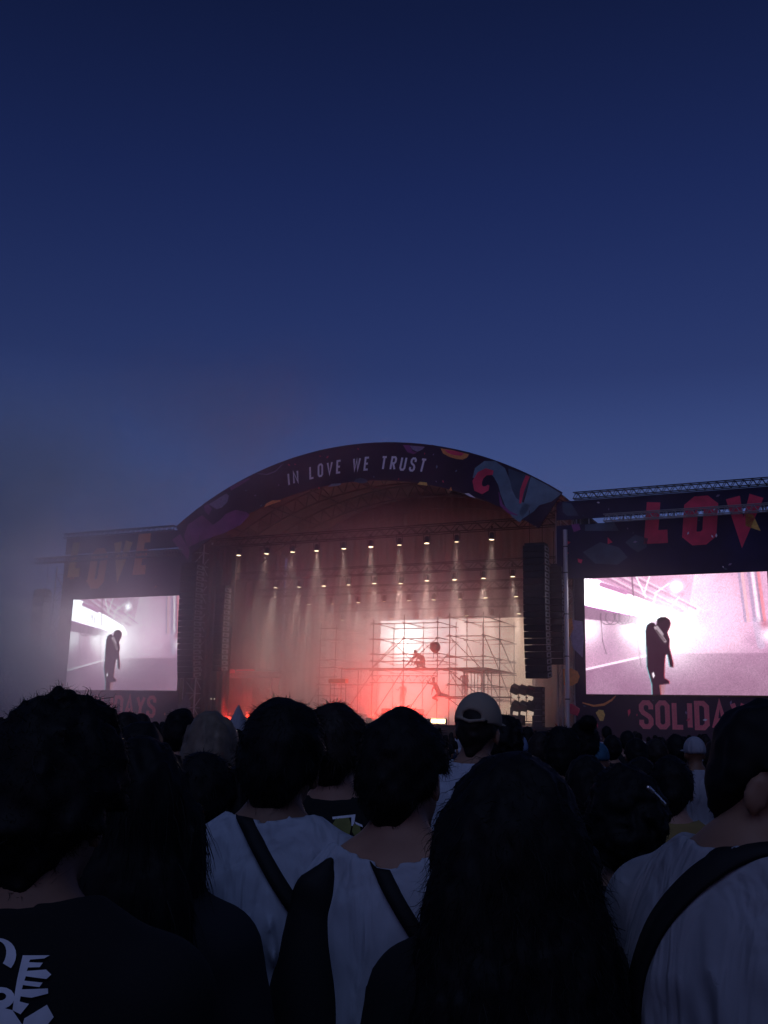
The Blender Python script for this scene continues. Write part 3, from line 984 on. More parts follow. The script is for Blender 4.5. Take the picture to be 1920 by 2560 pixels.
# rear video wall on the stage
def rear_wall():
    u0, u1, z0, z1, v = -4.75, 6.35, DECK + 0.3, 9.2, 12.2
    t = empty('video_wall', 'big white glowing video wall at the back of the stage behind the scaffolds', 'screen', ((u0 + u1) / 2, v, z0), True)
    MB().box(u0 - 0.06, u1 + 0.06, v + 0.02, v + 0.2, z0 - 0.06, z1 + 0.06).build('cabinet', M['frame'], t)
    m = bpy.data.materials.new('video_wall_glow')
    m.use_nodes = True
    N, L = m.node_tree.nodes, m.node_tree.links
    N.remove(N['Principled BSDF'])
    tc = N.new('ShaderNodeTexCoord')
    hu, hz = SP(1012, 1612, v)
    dist = N.new('ShaderNodeVectorMath'); dist.operation = 'DISTANCE'
    dist.inputs[1].default_value = (hu - (u0 + u1) / 2, 0, hz - z0)
    L.new(tc.outputs['Object'], dist.inputs[0])
    rp = N.new('ShaderNodeValToRGB')
    el = rp.color_ramp.elements
    el[0].position = 0.0; el[0].color = (1, 1, 1, 1)
    el[1].position = 0.85; el[1].color = (*[c * 0.7 for c in srgb(150, 118, 100)], 1)
    e2 = el.new(0.09); e2.color = (1, 0.95, 0.98, 1)
    e3 = el.new(0.24); e3.color = (*srgb(226, 196, 206), 1)
    e4 = el.new(0.5); e4.color = (*srgb(196, 154, 150), 1)
    sc_ = N.new('ShaderNodeMath'); sc_.operation = 'DIVIDE'; sc_.inputs[1].default_value = 10.0
    L.new(dist.outputs['Value'], sc_.inputs[0]); L.new(sc_.outputs[0], rp.inputs['Fac'])
    st = N.new('ShaderNodeMapRange'); st.inputs['From Min'].default_value = 0; st.inputs['From Max'].default_value = 0.2
    st.inputs['To Min'].default_value = WALL_GAIN * 2.2; st.inputs['To Max'].default_value = WALL_GAIN
    L.new(sc_.outputs[0], st.inputs['Value'])
    e = N.new('ShaderNodeEmission')
    L.new(rp.outputs['Color'], e.inputs['Color']); L.new(st.outputs[0], e.inputs['Strength'])
    L.new(e.outputs[0], N['Material Output'].inputs['Surface'])
    mesh_obj('display', [(u0, v, z0), (u1, v, z0), (u1, v, z1), (u0, v, z1)], [(0, 1, 2, 3)], m, t)


WALL_GAIN = 4.0
rear_wall()

# ================================================================== STAGE GEAR
# ------------------------------------------------------------------ hanging speaker columns
def line_array(label, u, v, ztop, n, w, h, d, group, curve=0.0, tilt0=0.0):
    t = empty('line_array', label, 'speaker column', (u, v, ztop), True, group=group)
    MB().box(u - w / 2 + 0.05, u + w / 2 - 0.05, v + 0.1, v + d - 0.05, ztop + 0.02, ztop + 0.14).build('fly_frame', M['blacksteel'], t)
    for s in (-1, 1):
        rod('fly_cable', (u + s * w * 0.3, v + d / 2, ztop + 0.14), (u + s * w * 0.3, v + d / 2, ztop + 2.0), 0.015, M['blacksteel'], t)
    z, y = ztop, v
    for k in range(n):
        a = tilt0 + curve * (k / max(1, n - 1)) ** 2
        Mx = Matrix.Rotation(a, 3, 'X')
        piv = (u, y, z)
        m = MB()
        m.box(u - w / 2, u + w / 2, y, y + d, z - h + 0.02, z - 0.012, (piv, Mx))
        m.box(u - w / 2 + 0.06, u + w / 2 - 0.06, y - 0.02, y - 0.002, z - h + 0.05, z - 0.04, (piv, Mx))
        cab = m.build('speaker_cabinet', M['speaker'], t)
        for s in (-1, 1):
            mm = MB()
            x0, x1 = (u + w / 2 + 0.002, u + w / 2 + 0.02) if s > 0 else (u - w / 2 - 0.02, u - w / 2 - 0.002)
            mm.box(x0, x1, y + 0.05, y + d - 0.04, z - h + 0.06, z - 0.05, (piv, Mx))
            mm.build('side_plate', M['speaker_side'], t)
            x0, x1 = (u + w / 2 + 0.022, u + w / 2 + 0.03) if s > 0 else (u - w / 2 - 0.03, u - w / 2 - 0.022)
            mm = MB().box(x0, x1, y + 0.16, y + d - 0.3, z - h * 0.68, z - h * 0.36, (piv, Mx))
            mm.build('handle', M['handle'], t)
        dv = Mx @ Vector((0, 0, -h))
        z += dv.z
        y += dv.y
    return t


GA = 'hanging speaker columns'
line_array('tall black hanging speaker column right of the stage opening, next to the grey pole', 10.66, -1.4, 11.45, 20, 1.18, 0.352, 0.85, GA, R(9), R(0))
line_array('narrower grey-sided speaker column behind the tall black one, beside the grey pole', 11.44, 0.0, 10.5, 15, 0.66, 0.352, 0.75, GA, R(4))
line_array('hanging speaker column overlapping the right edge of the left screen', -11.65, -1.4, 11.45, 20, 1.18, 0.352, 0.85, GA, R(9))
line_array('slim reddish speaker column just inside the left edge of the stage opening', -10.3, 0.2, 10.2, 15, 0.66, 0.352, 0.75, GA, R(4))
line_array('hazy speaker column hanging in the open far left of the stage', -24.3, -1.0, 10.3, 11, 0.95, 0.37, 0.7, GA, R(8))

po = empty('mast', 'pale grey pole standing between the speaker columns and the right screen', 'pole', (12.14, -0.5, 0), True)
rod('pole', (12.14, -0.5, 0), (12.14, -0.5, 12.35), 0.115, M['alu'], po, 14)
for z in (3.4, 5.6, 7.8, 10.0, 11.4):
    rod('clamp', (12.14, -0.5, z), (12.14, -0.5, z + 0.06), 0.135, M['blacksteel'], po, 14)

# ------------------------------------------------------------------ lamps
WARM = (1.0, 0.76, 0.62)
RED = (1.0, 0.035, 0.02)
M['lens_warm'] = emit('lens_warm', (1.0, 0.72, 0.45), 5.0)
M['lens_red'] = emit('lens_red', (1.0, 0.05, 0.03), 4.0)
M['lens_flood'] = emit('lens_flood', (1.0, 0.74, 0.58), 0.5)
M['lens_foot'] = emit('lens_foot', (1.0, 0.72, 0.35), 9.0)

spot_data = {}


def spot(key, energy, color, cone, blend, radius):
    if key not in spot_data:
        d = bpy.data.lights.new(key, 'SPOT')
        d.energy, d.color, d.spot_size, d.spot_blend, d.shadow_soft_size = energy, color, cone, blend, radius
        spot_data[key] = d
    return spot_data[key]


def lathe(profile, n=14):
    V, Fc = [], []
    for (r, z) in profile:
        for k in range(n):
            V.append((r * math.cos(6.2832 * k / n), r * math.sin(6.2832 * k / n), z))
    for i in range(len(profile) - 1):
        for k in range(n):
            Fc.append((i * n + k, i * n + (k + 1) % n, (i + 1) * n + (k + 1) % n, (i + 1) * n + k))
    return V, Fc


def lamp_proto():
    """a hanging wash light, lens downwards, origin at the lens"""
    t = empty('stage_light', 'x', 'stage light', (0, 0, 0))
    V, Fc = lathe([(0.0, 0.42), (0.10, 0.42), (0.13, 0.34), (0.14, 0.12), (0.165, 0.0), (0.15, 0.012), (0.145, 0.02)])
    mesh_obj('lamp_housing', V, Fc, M['lampbody'], t, smooth=False)
    V, Fc = lathe([(0.0, 0.016), (0.145, 0.016)])
    mesh_obj('lens', V, [f[::-1] for f in Fc], M['lens_warm'], t)
    m = MB()
    m.box(-0.21, -0.185, -0.03, 0.03, 0.15, 0.62).box(0.185, 0.21, -0.03, 0.03, 0.15, 0.62).box(-0.184, 0.184, -0.03, 0.03, 0.58, 0.62)
    m.box(-0.05, 0.05, -0.05, 0.05, 0.622, 0.80)
    m.build('yoke', M['lampbody'], t)
    d = spot('wash_beam', 120.0, WARM, R(30), 0.7, 0.12)
    l = bpy.data.objects.new('beam', d)
    C.objects.link(l)
    l.parent = t
    l.location = (0, 0, -0.02)
    return t


BEAM = {0: [0.5, 1.0, 0.9, 1.3, 1.2, 1.2, 1.0, 0.9, 0.85, 0.9],
        1: [1.1, 0.6, 0.35, 0.4, 0.9, 1.1, 1.0, 0.8, 1.2, 0.9],
        2: [0.7, 0.5, 0.5, 0.5, 0.5, 0.8, 0.7, 0.7, 0.9],
        3: [0.4, 0.3, 0.3, 0.4, 0.4, 0.5, 0.6, 0.6, 0.9]}
proto = lamp_proto()
first = True
ORD = ['first', 'second', 'third', 'fourth', 'fifth', 'sixth', 'seventh', 'eighth', 'ninth', 'tenth']
for ri, ((v, pts), nm) in enumerate(zip(ROWS, ROWNAME)):
    for k, q in enumerate(pts):
        u, z = SP(*q, v)
        t = proto if first else copy_tree(proto)
        first = False
        t['label'] = f'{ORD[k]} warm glowing lamp from the left on the {nm} lighting truss'
        t['group'] = f'warm lamps on the {nm} truss'
        t.matrix_world = STAGE @ Matrix.Translation((u, v, z)) @ Matrix.Rotation(R(random.uniform(-4, 4)), 4, 'Y') @ Matrix.Rotation(R(random.uniform(-5, 3)), 4, 'X')
        for ch in t.children:
            if ch.type == 'LIGHT':
                kk = f'wash_beam_{BEAM[ri][k]:.2f}'
                ch.data = spot(kk, BEAM_POWER * BEAM[ri][k], WARM, R(30), 0.9, 0.13) if kk not in spot_data else spot_data[kk]

# red floods on the deck
def floor_flood(label, u, v, z, aim, energy, lensmat, color, size=0.36, cone=130, group='lamps along the stage floor'):
    t = empty('floor_light', label, 'stage light', (u, v, z), True, group=group)
    a = aim
    Mx = Matrix.Rotation(a, 3, 'X')
    piv = (u, v, z + 0.2)
    m = MB().box(u - size / 2, u + size / 2, v, v + 0.22, z + 0.06, z + 0.34, (piv, Mx))
    m.build('lamp_housing', M['lampbody'], t)
    mm = MB().box(u - size / 2 + 0.03, u + size / 2 - 0.03, v - 0.012, v - 0.002, z + 0.09, z + 0.31, (piv, Mx))
    mm.build('lens', lensmat, t)
    st = MB().box(u - size / 2 - 0.03, u - size / 2 - 0.005, v + 0.05, v + 0.12, z, z + 0.24).box(u + size / 2 + 0.005, u + size / 2 + 0.03, v + 0.05, v + 0.12, z, z + 0.24)
    st.build('yoke', M['lampbody'], t)
    return t


def add_light(t, name, typ, energy, color, loc, direction, **kw):
    d = bpy.data.lights.new(name, typ)
    d.energy, d.color = energy, color
    if typ == 'SPOT':
        d.spot_size, d.spot_blend, d.shadow_soft_size = kw.get('cone', R(120)), kw.get('blend', 0.9), kw.get('radius', 0.15)
    else:
        d.shadow_soft_size = kw.get('radius', 0.1)
    o = bpy.data.objects.new(name, d)
    C.objects.link(o)
    o.parent = t
    off = Vector(t['off'])
    o.matrix_local = Matrix.Translation(Vector(loc) - off) @ Vector(direction).to_track_quat('-Z', 'Y').to_matrix().to_4x4()
    return o


u, z = SP(1085, 1819, 1.0)
t = floor_flood('left one of two blazing white footlights at the front stage edge', u, 1.0, DECK, 0, 0, M['lens_foot'], RED, 0.42)
u2, z = SP(1103, 1820, 1.0)
t = floor_flood('right one of two blazing white footlights at the front stage edge', u2, 1.0, DECK, 0, 0, M['lens_foot'], RED, 0.52)
for i, (px, e) in enumerate(((852, 0.55), (925, 1.0), (980, 1.3), (1030, 1.5), (1078, 1.1))):
    v = 4.4
    u, _ = SP(px, 1800, v)
    t = floor_flood(['', '', '', '', ''][i] + ['red floor light below the left scaffold ladder', 'red floor light in the thick of the red smoke', 'red floor light under the middle of the long scaffold', 'red floor light under the crouching figure', 'red floor light beside the foot of the right scaffold tower'][i], u, v, DECK, R(180), 0, M['lens_red'], RED)
    add_light(t, 'red_wash', 'SPOT', RED_POWER * e, RED, (u, v + 0.35, DECK + 0.25), (0.0, 0.35, 1.0), cone=R(150), blend=1.0, radius=0.2)
for (px, py, lab, e) in ((468, 1757, 'red lit lamp low at the left stage corner beside the left screen', 0.13), (557, 1762, 'small red lamp with a white core low on the left of the stage', 0.24), (572, 1797, 'lowest red lamp, just above the heads, left of the stage', 0.24), (620, 1790, 'red lamp behind the pointed pale hat', 0.24)):
    v = 2.6
    u, z = SP(px, py, v)
    t = empty('red_lamp', lab, 'stage light', (u, v, z), True, group='red lamps low on the left of the stage')
    MB().box(u - 0.16, u + 0.16, v + 0.02, v + 0.3, z - 0.14, z + 0.14).build('lamp_housing', M['lampbody'], t)
    V, Fc = lathe([(0.0, 0.0), (0.11, 0.0), (0.13, -0.02)])
    mesh_obj('lens', [(u + a, v + 0.005 + c * 0.3, z + b) for a, b, c in V], Fc, M['lens_red'], t)
    rod('stand', (u, v + 0.15, DECK), (u, v + 0.15, max(DECK + 0.05, z - 0.14)), 0.025, M['lampbody'], t)
    add_light(t, 'red_wash', 'SPOT', RED_POWER * e, RED, (u, v - 0.2, z), (0.1, 0.8, 0.75), cone=R(170), blend=1.0, radius=0.15)

# ------------------------------------------------------------------ scaffolds
def sub_thing(t): return t


def scaffold(label, us, vs, z_levels, zt, braces, decks, base=DECK, ext=0.35, extra=()):
    t = empty('scaffold', label, 'scaffold', (us[0], vs[0], base), True, group='tube scaffolds on the stage')
    r = 0.035
    rr = random.Random(len(us) * 10 + int(zt * 7))
    for u in us:
        for v in vs:
            rod('upright', (u, v, base), (u, v, zt + ext + rr.uniform(-0.15, 0.25)), r, M['tube'], t)
            MB().box(u - 0.1, u + 0.1, v - 0.1, v + 0.1, base, base + 0.012).build('base_plate', M['tube'], t)
    for z in z_levels:
        for v in vs:
            rod('ledger', (us[0] - 0.2, v - 0.06, z), (us[-1] + 0.2, v - 0.06, z + rr.uniform(-0.02, 0.02)), r * 0.9, M['tube'], t)
        for u in us:
            rod('transom', (u - 0.05, vs[0] - 0.15, z + 0.07), (u - 0.05, vs[-1] + 0.15, z + 0.07), r * 0.9, M['tube'], t)
    for (p, q) in braces:
        rod('brace', p, q, r * 0.85, M['tube'], t)
    for (ua, ub, va, vb, z, n) in decks:
        for k in range(n):
            a = va + (vb - va) * k / n
            b = va + (vb - va) * (k + 1) / n - 0.02
            MB().box(ua, ub, a, b, z + 0.11 + 0.004 * (k % 2), z + 0.16 + 0.004 * (k % 2)).build('deck_board', M['deckwood'], t)
    return t


vF, vB = 5.5, 8.6
zD = 5.30
us = [-2.05, 0.1, 2.38]
br = []
for a, b in ((0, 1), (1, 2)):
    br.append(((us[a], vF - 0.1, zD + 0.1), (us[b], vF - 0.1, 7.25)))
    br.append(((us[b], vB + 0.1, zD + 0.1), (us[a], vB + 0.1, 7.25)))
br += [((us[0], vF - 0.1, DECK + 0.2), (us[1], vF - 0.1, zD)), ((us[1], vF - 0.1, DECK + 0.3), (us[2], vF - 0.1, zD)), ((us[1], vB + 0.1, DECK + 0.3), (us[2], vB + 0.1, zD)), ((us[2], vF, zD + 0.2), (us[2], vB, 7.2)), ((us[0], vF, zD + 0.2), (us[0], vB, 7.2)),
       ((us[1], vF, zD + 0.1), (us[1] - 0.0, vB, 7.2))]
sm = scaffold('long two-storey tube scaffold in the middle of the stage carrying the crouching figure', us, (vF, vB), (zD, 5.85, 6.3, 7.25, 8.22), 8.25, br, [(-4.6, 3.1, vF + 0.1, vF + 1.5, zD, 5)])
# lattice beam under the platform
for z in (4.52, 4.95):
    rod('beam_chord', (us[0] - 0.1, vF - 0.12, z), (us[2] + 0.05, vF - 0.12, z), 0.03, M['tube'], sm)
for k in range(14):
    a = us[0] + (us[2] - us[0]) * k / 14
    b = us[0] + (us[2] - us[0]) * (k + 1) / 14
    rod('beam_lacing', (a, vF - 0.12, 4.52 if k % 2 else 4.95), (b, vF - 0.12, 4.95 if k % 2 else 4.52), 0.02, M['tube'], sm)
for u in (-3.2, -4.4):
    rod('upright', (u, vF + 0.3, DECK), (u, vF + 0.3, zD + 0.1), 0.035, M['tube'], sm)
    rod('upright', (u, vB, DECK), (u, vB, 7.0 if u > -4 else 6.2), 0.035, M['tube'], sm)
rod('ledger', (-4.6, vB, 6.1), (us[0], vB, 6.1), 0.03, M['tube'], sm)
rod('ledger', (-4.6, vF + 0.3, 4.4), (us[0], vF + 0.3, 4.4), 0.03, M['tube'], sm)
rod('brace', (-4.4, vF + 0.3, 2.2), (us[0], vF + 0.2, zD), 0.03, M['tube'], sm)

us2 = [3.25, 5.45]
vv3 = (5.3, 8.3, 11.2)
br = [((3.25, 5.2, 7.35), (5.45, 5.2, zD)), ((3.25, 5.2, zD), (5.45, 5.2, 3.6)), ((5.5, 5.3, 7.35), (5.5, 8.3, zD)), ((5.5, 8.3, zD), (5.5, 11.2, 3.0)), ((5.5, 5.3, zD), (5.5, 8.3, 3.6)), ((5.5, 8.3, 7.3), (5.5, 11.2, 5.4)),
      ((3.2, 8.3, 7.3), (3.2, 11.2, 5.3)), ((3.25, 11.3, 7.3), (5.45, 11.3, zD)), ((5.5, 5.3, 3.6), (5.5, 8.3, DECK)), ((3.25, 5.2, 3.6), (5.45, 5.2, DECK + 0.1)), ((3.2, 5.3, zD), (3.2, 8.3, 3.6))]
st_ = scaffold('tall dark scaffold tower on the right of the stage, one storey higher', us2, vv3, (3.6, 4.4, zD, 6.1, 7.35, 8.5), 8.5, br, [(3.1, 5.6, 5.4, 11.2, zD, 9), (2.4, 8.3, 5.35, 6.5, 3.58, 3)])
for k in range(9):
    u = 3.6 + k * 0.22
    rod('upright', (u, 7.0, 3.75), (u, 7.0, zD), 0.028, M['tube'], st_)
br = [((-6.1, 5.9, 6.6), (-6.05, 9.6, 4.6)), ((-6.1, 5.9, DECK + 0.1), (-6.05, 9.6, 4.4)), ((-6.1, 5.9, 4.2), (-7.2, 5.8, 2.4))]
scaffold('slim scaffold ladder tower left of the middle, fading in the smoke', [-6.1, -4.95], (5.9, 9.6), (3.7, 4.4, 4.9, 5.5, 6.0, 7.3, 8.05), 8.05, br, [])

# round floodlight hung in the scaffold
u, z = SP(1087, 1618, 5.2)
t = empty('round_floodlight', 'dark round floodlight hanging in front of the bright wall', 'stage light', (u, 5.2, z), True)
V, Fc = lathe([(0.0, -0.18), (0.2, -0.17), (0.31, -0.08), (0.34, 0.1), (0.30, 0.16), (0.0, 0.17)], 18)
mesh_obj('lamp_housing', [(u + a, 5.2 + c, z + b) for a, b, c in V], Fc, M['lampbody'], t, smooth=True)
m = MB().tube((u - 0.05, 5.2, z - 0.3), (u - 0.1, 5.2, z - 0.72), 0.02, 5).tube((u + 0.12, 5.2, z - 0.3), (u + 0.2, 5.2, z - 0.55), 0.02, 5).tube((u - 0.36, 5.2, z), (u + 0.38, 5.2, z - 0.02), 0.018, 5)
m.build('yoke', M['lampbody'], t)

# stack of tilted floodlights and side speakers on the right
vS = 2.0
for i, (px, py, rot, lab) in enumerate([
    (1286, 1726, 24, 'top left tilted flood lamp of the stack by the right speaker tower'),
    (1306, 1728, 20, 'top middle tilted flood lamp of the stack by the right speaker tower'),
    (1325, 1730, 16, 'top right tilted flood lamp of the stack by the right speaker tower'),
    (1288, 1768, 26, 'lower left tilted flood lamp of the stack by the right speaker tower'),
    (1307, 1768, 20, 'lower middle tilted flood lamp of the stack by the right speaker tower'),
    (1326, 1768, 16, 'lower right tilted flood lamp of the stack by the right speaker tower')]):
    u, z = SP(px, py, vS)
    t = empty('flood_lamp', lab, 'stage light', (u, vS, z), True, group='stacked flood lamps')
    Mx = Matrix.Rotation(R(rot), 3, 'Y') @ Matrix.Rotation(R(28), 3, 'X')
    piv = (u, vS, z)
    MB().box(u - 0.24, u + 0.22, vS - 0.05, vS + 0.35, z - 0.2, z + 0.2, (piv, Mx)).build('lamp_housing', M['case'], t)
    MB().box(u - 0.05, u + 0.24, vS - 0.10, vS - 0.06, z - 0.42, z - 0.23, (piv, Matrix.Rotation(R(8), 3, 'Y'))).build('lens', M['lens_flood'], t)
    MB().box(u - 0.27, u - 0.245, vS + 0.1, vS + 0.16, z - 0.75, z, None).box(u - 0.27, u + 0.25, vS + 0.1, vS + 0.16, z - 0.80, z - 0.752).build('yoke', M['case'], t)
for (px, n, w, lab) in ((1342, 7, 0.55, 'tall narrow stack of side speakers next to the tilted flood lamps'), ):
    u, z = SP(px, 1716, vS)
    t = empty('speaker_stack', lab, 'speaker stack', (u, vS, DECK), True)
    hh = (z - DECK) / n
    for k in range(n):
        o = MB().box(u - w / 2, u + w / 2, vS, vS + 0.6, DECK + hh * k + 0.004, DECK + hh * (k + 1) - 0.015).build('speaker_cabinet', M['case'], t)
        MB().box(u + w / 2 + 0.002, u + w / 2 + 0.02, vS + 0.1, vS + 0.5, DECK + hh * k + 0.05, DECK + hh * (k + 1) - 0.08).build('side_plate', M['speaker_side'], t)
# column of cases that carries the flood lamps
u, z = SP(1290, 1795, vS + 0.5)
t = empty('equipment_case', 'dark upright equipment case below the tilted flood lamps', 'case', (u, vS + 0.5, DECK), True)
MB().box(u - 0.35, u + 0.35, vS + 0.5, vS + 1.1, DECK + 0.06, DECK + 1.0).build('body', M['case'], t)
MB().box(u - 0.36, u + 0.36, vS + 0.49, vS + 1.11, DECK + 1.002, DECK + 1.05).build('lid', M['case'], t)
for a in (-0.28, 0.28):
    MB().box(u + a - 0.04, u + a + 0.04, vS + 0.6, vS + 0.68, DECK, DECK + 0.058).build('caster', M['handle'], t)
# orange-topped stand left of the smoke
u, z = SP(846, 1702, 4.6)
t = empty('equipment_stand', 'stand with a small orange case on top, left of the red smoke', 'stand', (u, 4.6, DECK), True)
for a in (-0.55, 0.55):
    rod('leg', (u + a, 4.6, DECK), (u + a, 4.6, z - 0.14), 0.03, M['tube'], t)
rod('crossbar', (u - 0.55, 4.6, z - 0.5), (u + 0.55, 4.6, z - 0.5), 0.02, M['tube'], t)
MB().box(u - 0.6, u + 0.6, 4.4, 4.8, z - 0.14, z + 0.12).build('case', M['monitor'], t)
# pale truss with panels low on the left
ua, za = SP(545, 1683, 3.4)
ub, zb = SP(700, 1688, 3.4)
t = truss('low_truss', 'pale horizontal truss with fabric panels low on the left of the stage', 'truss', (ua, 3.4, za - 0.1), (ub, 3.4, za - 0.1), 0.36, 0.03, 10, 'alu', brace=0.02)
MB().box(ua + 0.1, ua + 1.5, 3.1, 3.12, za - 0.02, za + 0.22).build('panel', M['ink_coral'], t)
MB().box(ua + 1.6, ua + 3.0, 3.1, 3.12, za + 0.14, za + 0.22).build('panel', M['ink_coral'], t)
for k in range(2):
    uu = ua + (ub - ua) * (0.12 + 0.76 * k)
    rod('leg', (uu, 3.4, DECK), (uu, 3.4, za - 0.3), 0.04, M['alu'], t)
for i, (px, py) in enumerate(((652, 1722), (674, 1722), (700, 1724))):
    u, z = SP(px, py, 4.0)
    t = empty('cymbal_stand', ['leftmost', 'middle', 'rightmost'][i] + ' of three slim stands with tilted arms left of the smoke', 'stand', (u, 4.0, DECK), True, group='slim stands on the left of the stage')
    rod('post', (u + 0.25, 4.0, DECK), (u + 0.25, 4.0, z - 0.15), 0.018, M['alu'], t)
    rod('arm', (u - 0.25, 4.0, z + 0.12), (u + 0.27, 4.0, z - 0.16), 0.022, M['alu'], t)
    for a in (0, 2.1, 4.2):
        rod('leg', (u + 0.25, 4.0, DECK + 0.3), (u + 0.25 + 0.25 * math.cos(a), 4.0 + 0.25 * math.sin(a), DECK), 0.012, M['alu'], t)
# small white guide lamps
t = empty('lamp_bar', 'thin bar with small pale lamps low on the left of the stage', 'lamp bar', (*[SP(528, 1748, 2.0)[0]], 2.0, SP(528, 1748, 2.0)[1]), True)
ua, za = SP(518, 1747, 2.0); ub, zb = SP(538, 1748, 2.0)
rod('bar', (ua, 2.0, za), (ub, 2.0, zb), 0.02, M['alu'], t)
for k in range(3):
    u = ua + (ub - ua) * (k / 2)
    MB().box(u - 0.045, u + 0.045, 1.9, 1.96, za - 0.04, za + 0.05).build('lamp', M['lens_flood'], t)
rod('stand', ((ua + ub) / 2, 2.0, DECK), ((ua + ub) / 2, 2.0, za), 0.02, M['alu'], t)

# crowd barrier in front of the stage
for k in range(22):
    pass

# ------------------------------------------------------------------ stage smoke: thick inside, drifting out to the left
def smoke_box(name, label, lo, hi, build):
    c = [(a + b) / 2 for a, b in zip(lo, hi)]
    m = bpy.data.materials.new(name)
    m.use_nodes = True
    N, L = m.node_tree.nodes, m.node_tree.links
    N.remove(N['Principled BSDF'])
    vs = N.new('ShaderNodeVolumeScatter') if hasattr(bpy.types, 'ShaderNodeVolumeScatter') else N.new('ShaderNodeVolumePrincipled')
    vs.inputs['Anisotropy'].default_value = 0.1
    L.new(vs.outputs[0], N['Material Output'].inputs['Volume'])
    build(N, L, vs)
    o = MB().box(lo[0], hi[0], lo[1], hi[1], lo[2], hi[2]).build(name, m, None, c, stage=True)
    tag(o, label, None, None, 'stuff')
    return o


def blob(N, L, tc, c, r, dens, p0=0.0, p1=1.0):
    """soft ellipsoid of density, centre and radii in the box's own metres"""
    s = N.new('ShaderNodeVectorMath'); s.operation = 'SUBTRACT'; s.inputs[1].default_value = c
    L.new(tc.outputs['Object'], s.inputs[0])
    d = N.new('ShaderNodeVectorMath'); d.operation = 'DIVIDE'; d.inputs[1].default_value = r
    L.new(s.outputs[0], d.inputs[0])
    ln = N.new('ShaderNodeVectorMath'); ln.operation = 'LENGTH'
    L.new(d.outputs[0], ln.inputs[0])
    mr = N.new('ShaderNodeMapRange'); mr.interpolation_type = 'SMOOTHSTEP'
    mr.inputs['From Min'].default_value = 1.0; mr.inputs['From Max'].default_value = 0.0
    mr.inputs['To Min'].default_value = 0.0; mr.inputs['To Max'].default_value = dens
    L.new(ln.outputs['Value'], mr.inputs['Value'])
    return mr.outputs[0]


def addn(N, L, a, b, op='ADD'):
    m = N.new('ShaderNodeMath'); m.operation = op
    for i, x in enumerate((a, b)):
        if isinstance(x, (int, float)): m.inputs[i].default_value = x
        else: L.new(x, m.inputs[i])
    return m.outputs[0]


def wisps(N, L, tc, scale, lo, hi):
    nz = N.new('ShaderNodeTexNoise'); nz.inputs['Scale'].default_value = scale; nz.inputs['Detail'].default_value = 2
    L.new(tc.outputs['Object'], nz.inputs['Vector'])
    mr = N.new('ShaderNodeMapRange'); mr.inputs['From Min'].default_value = 0.3; mr.inputs['From Max'].default_value = 0.7
    mr.inputs['To Min'].default_value = lo; mr.inputs['To Max'].default_value = hi
    L.new(nz.outputs['Fac'], mr.inputs['Value'])
    return mr.outputs[0]


lo, hi = (-12.7, 0.45, DECK + 0.02), (12.1, 12.0, 15.2)
cS = [(a + b) / 2 for a, b in zip(lo, hi)]


def stage_smoke(N, L, vs):
    vs.inputs['Color'].default_value = (0.97, 0.85, 0.88, 1)
    tc = N.new('ShaderNodeTexCoord')
    loc = lambda u, v, z: (u - cS[0], v - cS[1], z - cS[2])
    base = addn(N, L, 0.025, blob(N, L, tc, loc(0.8, 6.5, 2.0), (6.0, 5.0, 4.5), 0.18))
    base = addn(N, L, base, blob(N, L, tc, loc(-1, 6, 5), (16.0, 9.0, 9.0), 0.16))
    base = addn(N, L, base, blob(N, L, tc, loc(0, 11.5, 6.0), (14.0, 6.0, 8.6), 0.28))
    base = addn(N, L, base, blob(N, L, tc, loc(-8, 4.5, 6), (6.5, 7, 8), 0.09))
    out = addn(N, L, base, wisps(N, L, tc, 0.38, 0.4, 1.6), 'MULTIPLY')
    L.new(out, vs.inputs['Density'])


if SMOKE:
    smoke_box('stage_smoke', 'lit smoke filling the stage, thick and red near the floor', lo, hi, stage_smoke)
lo2, hi2 = (-44.0, -9.5, 0.0), (30.0, 0.40, 30.0)
cD = [(a + b) / 2 for a, b in zip(lo2, hi2)]


def drift_smoke(N, L, vs):
    vs.inputs['Color'].default_value = (0.97, 0.80, 0.86, 1)  # pink light of the screens put into the smoke's scatter colour
    tc = N.new('ShaderNodeTexCoord')
    loc = lambda u, v, z: (u - cD[0], v - cD[1], z - cD[2])
    base = blob(N, L, tc, loc(-21, -4.2, 7), (13.5, 5.2, 15.0), 0.21)
    base = addn(N, L, base, blob(N, L, tc, loc(-25, -4.2, 12), (16.0, 5.2, 17.0), 0.22))
    base = addn(N, L, base, blob(N, L, tc, loc(-12, -3.0, 7), (7.5, 3.2, 10.0), 0.07))
    base = addn(N, L, base, blob(N, L, tc, loc(3, -3.5, 7), (32, 6.0, 16.0), 0.022))
    base = addn(N, L, base, blob(N, L, tc, loc(-4, -0.8, 9), (13, 3.2, 9.0), 0.12))
    base = addn(N, L, base, blob(N, L, tc, loc(-11, -3.5, 19), (17, 4.5, 8), 0.14))
    out = addn(N, L, base, wisps(N, L, tc, 0.14, 0.05, 2.0), 'MULTIPLY')
    L.new(out, vs.inputs['Density'])


if SMOKE:
    smoke_box('drifting_smoke', 'grey purple smoke drifting across the left wing into the sky', lo2, hi2, drift_smoke)

# ================================================================== PEOPLE
# Bodies are grown as one smooth surface from blended limb volumes, then skinned with a surface net.
from mathutils.geometry import tessellate_polygon
_tab = np.random.default_rng(11).random(4096).astype(np.float32) * 2 - 1


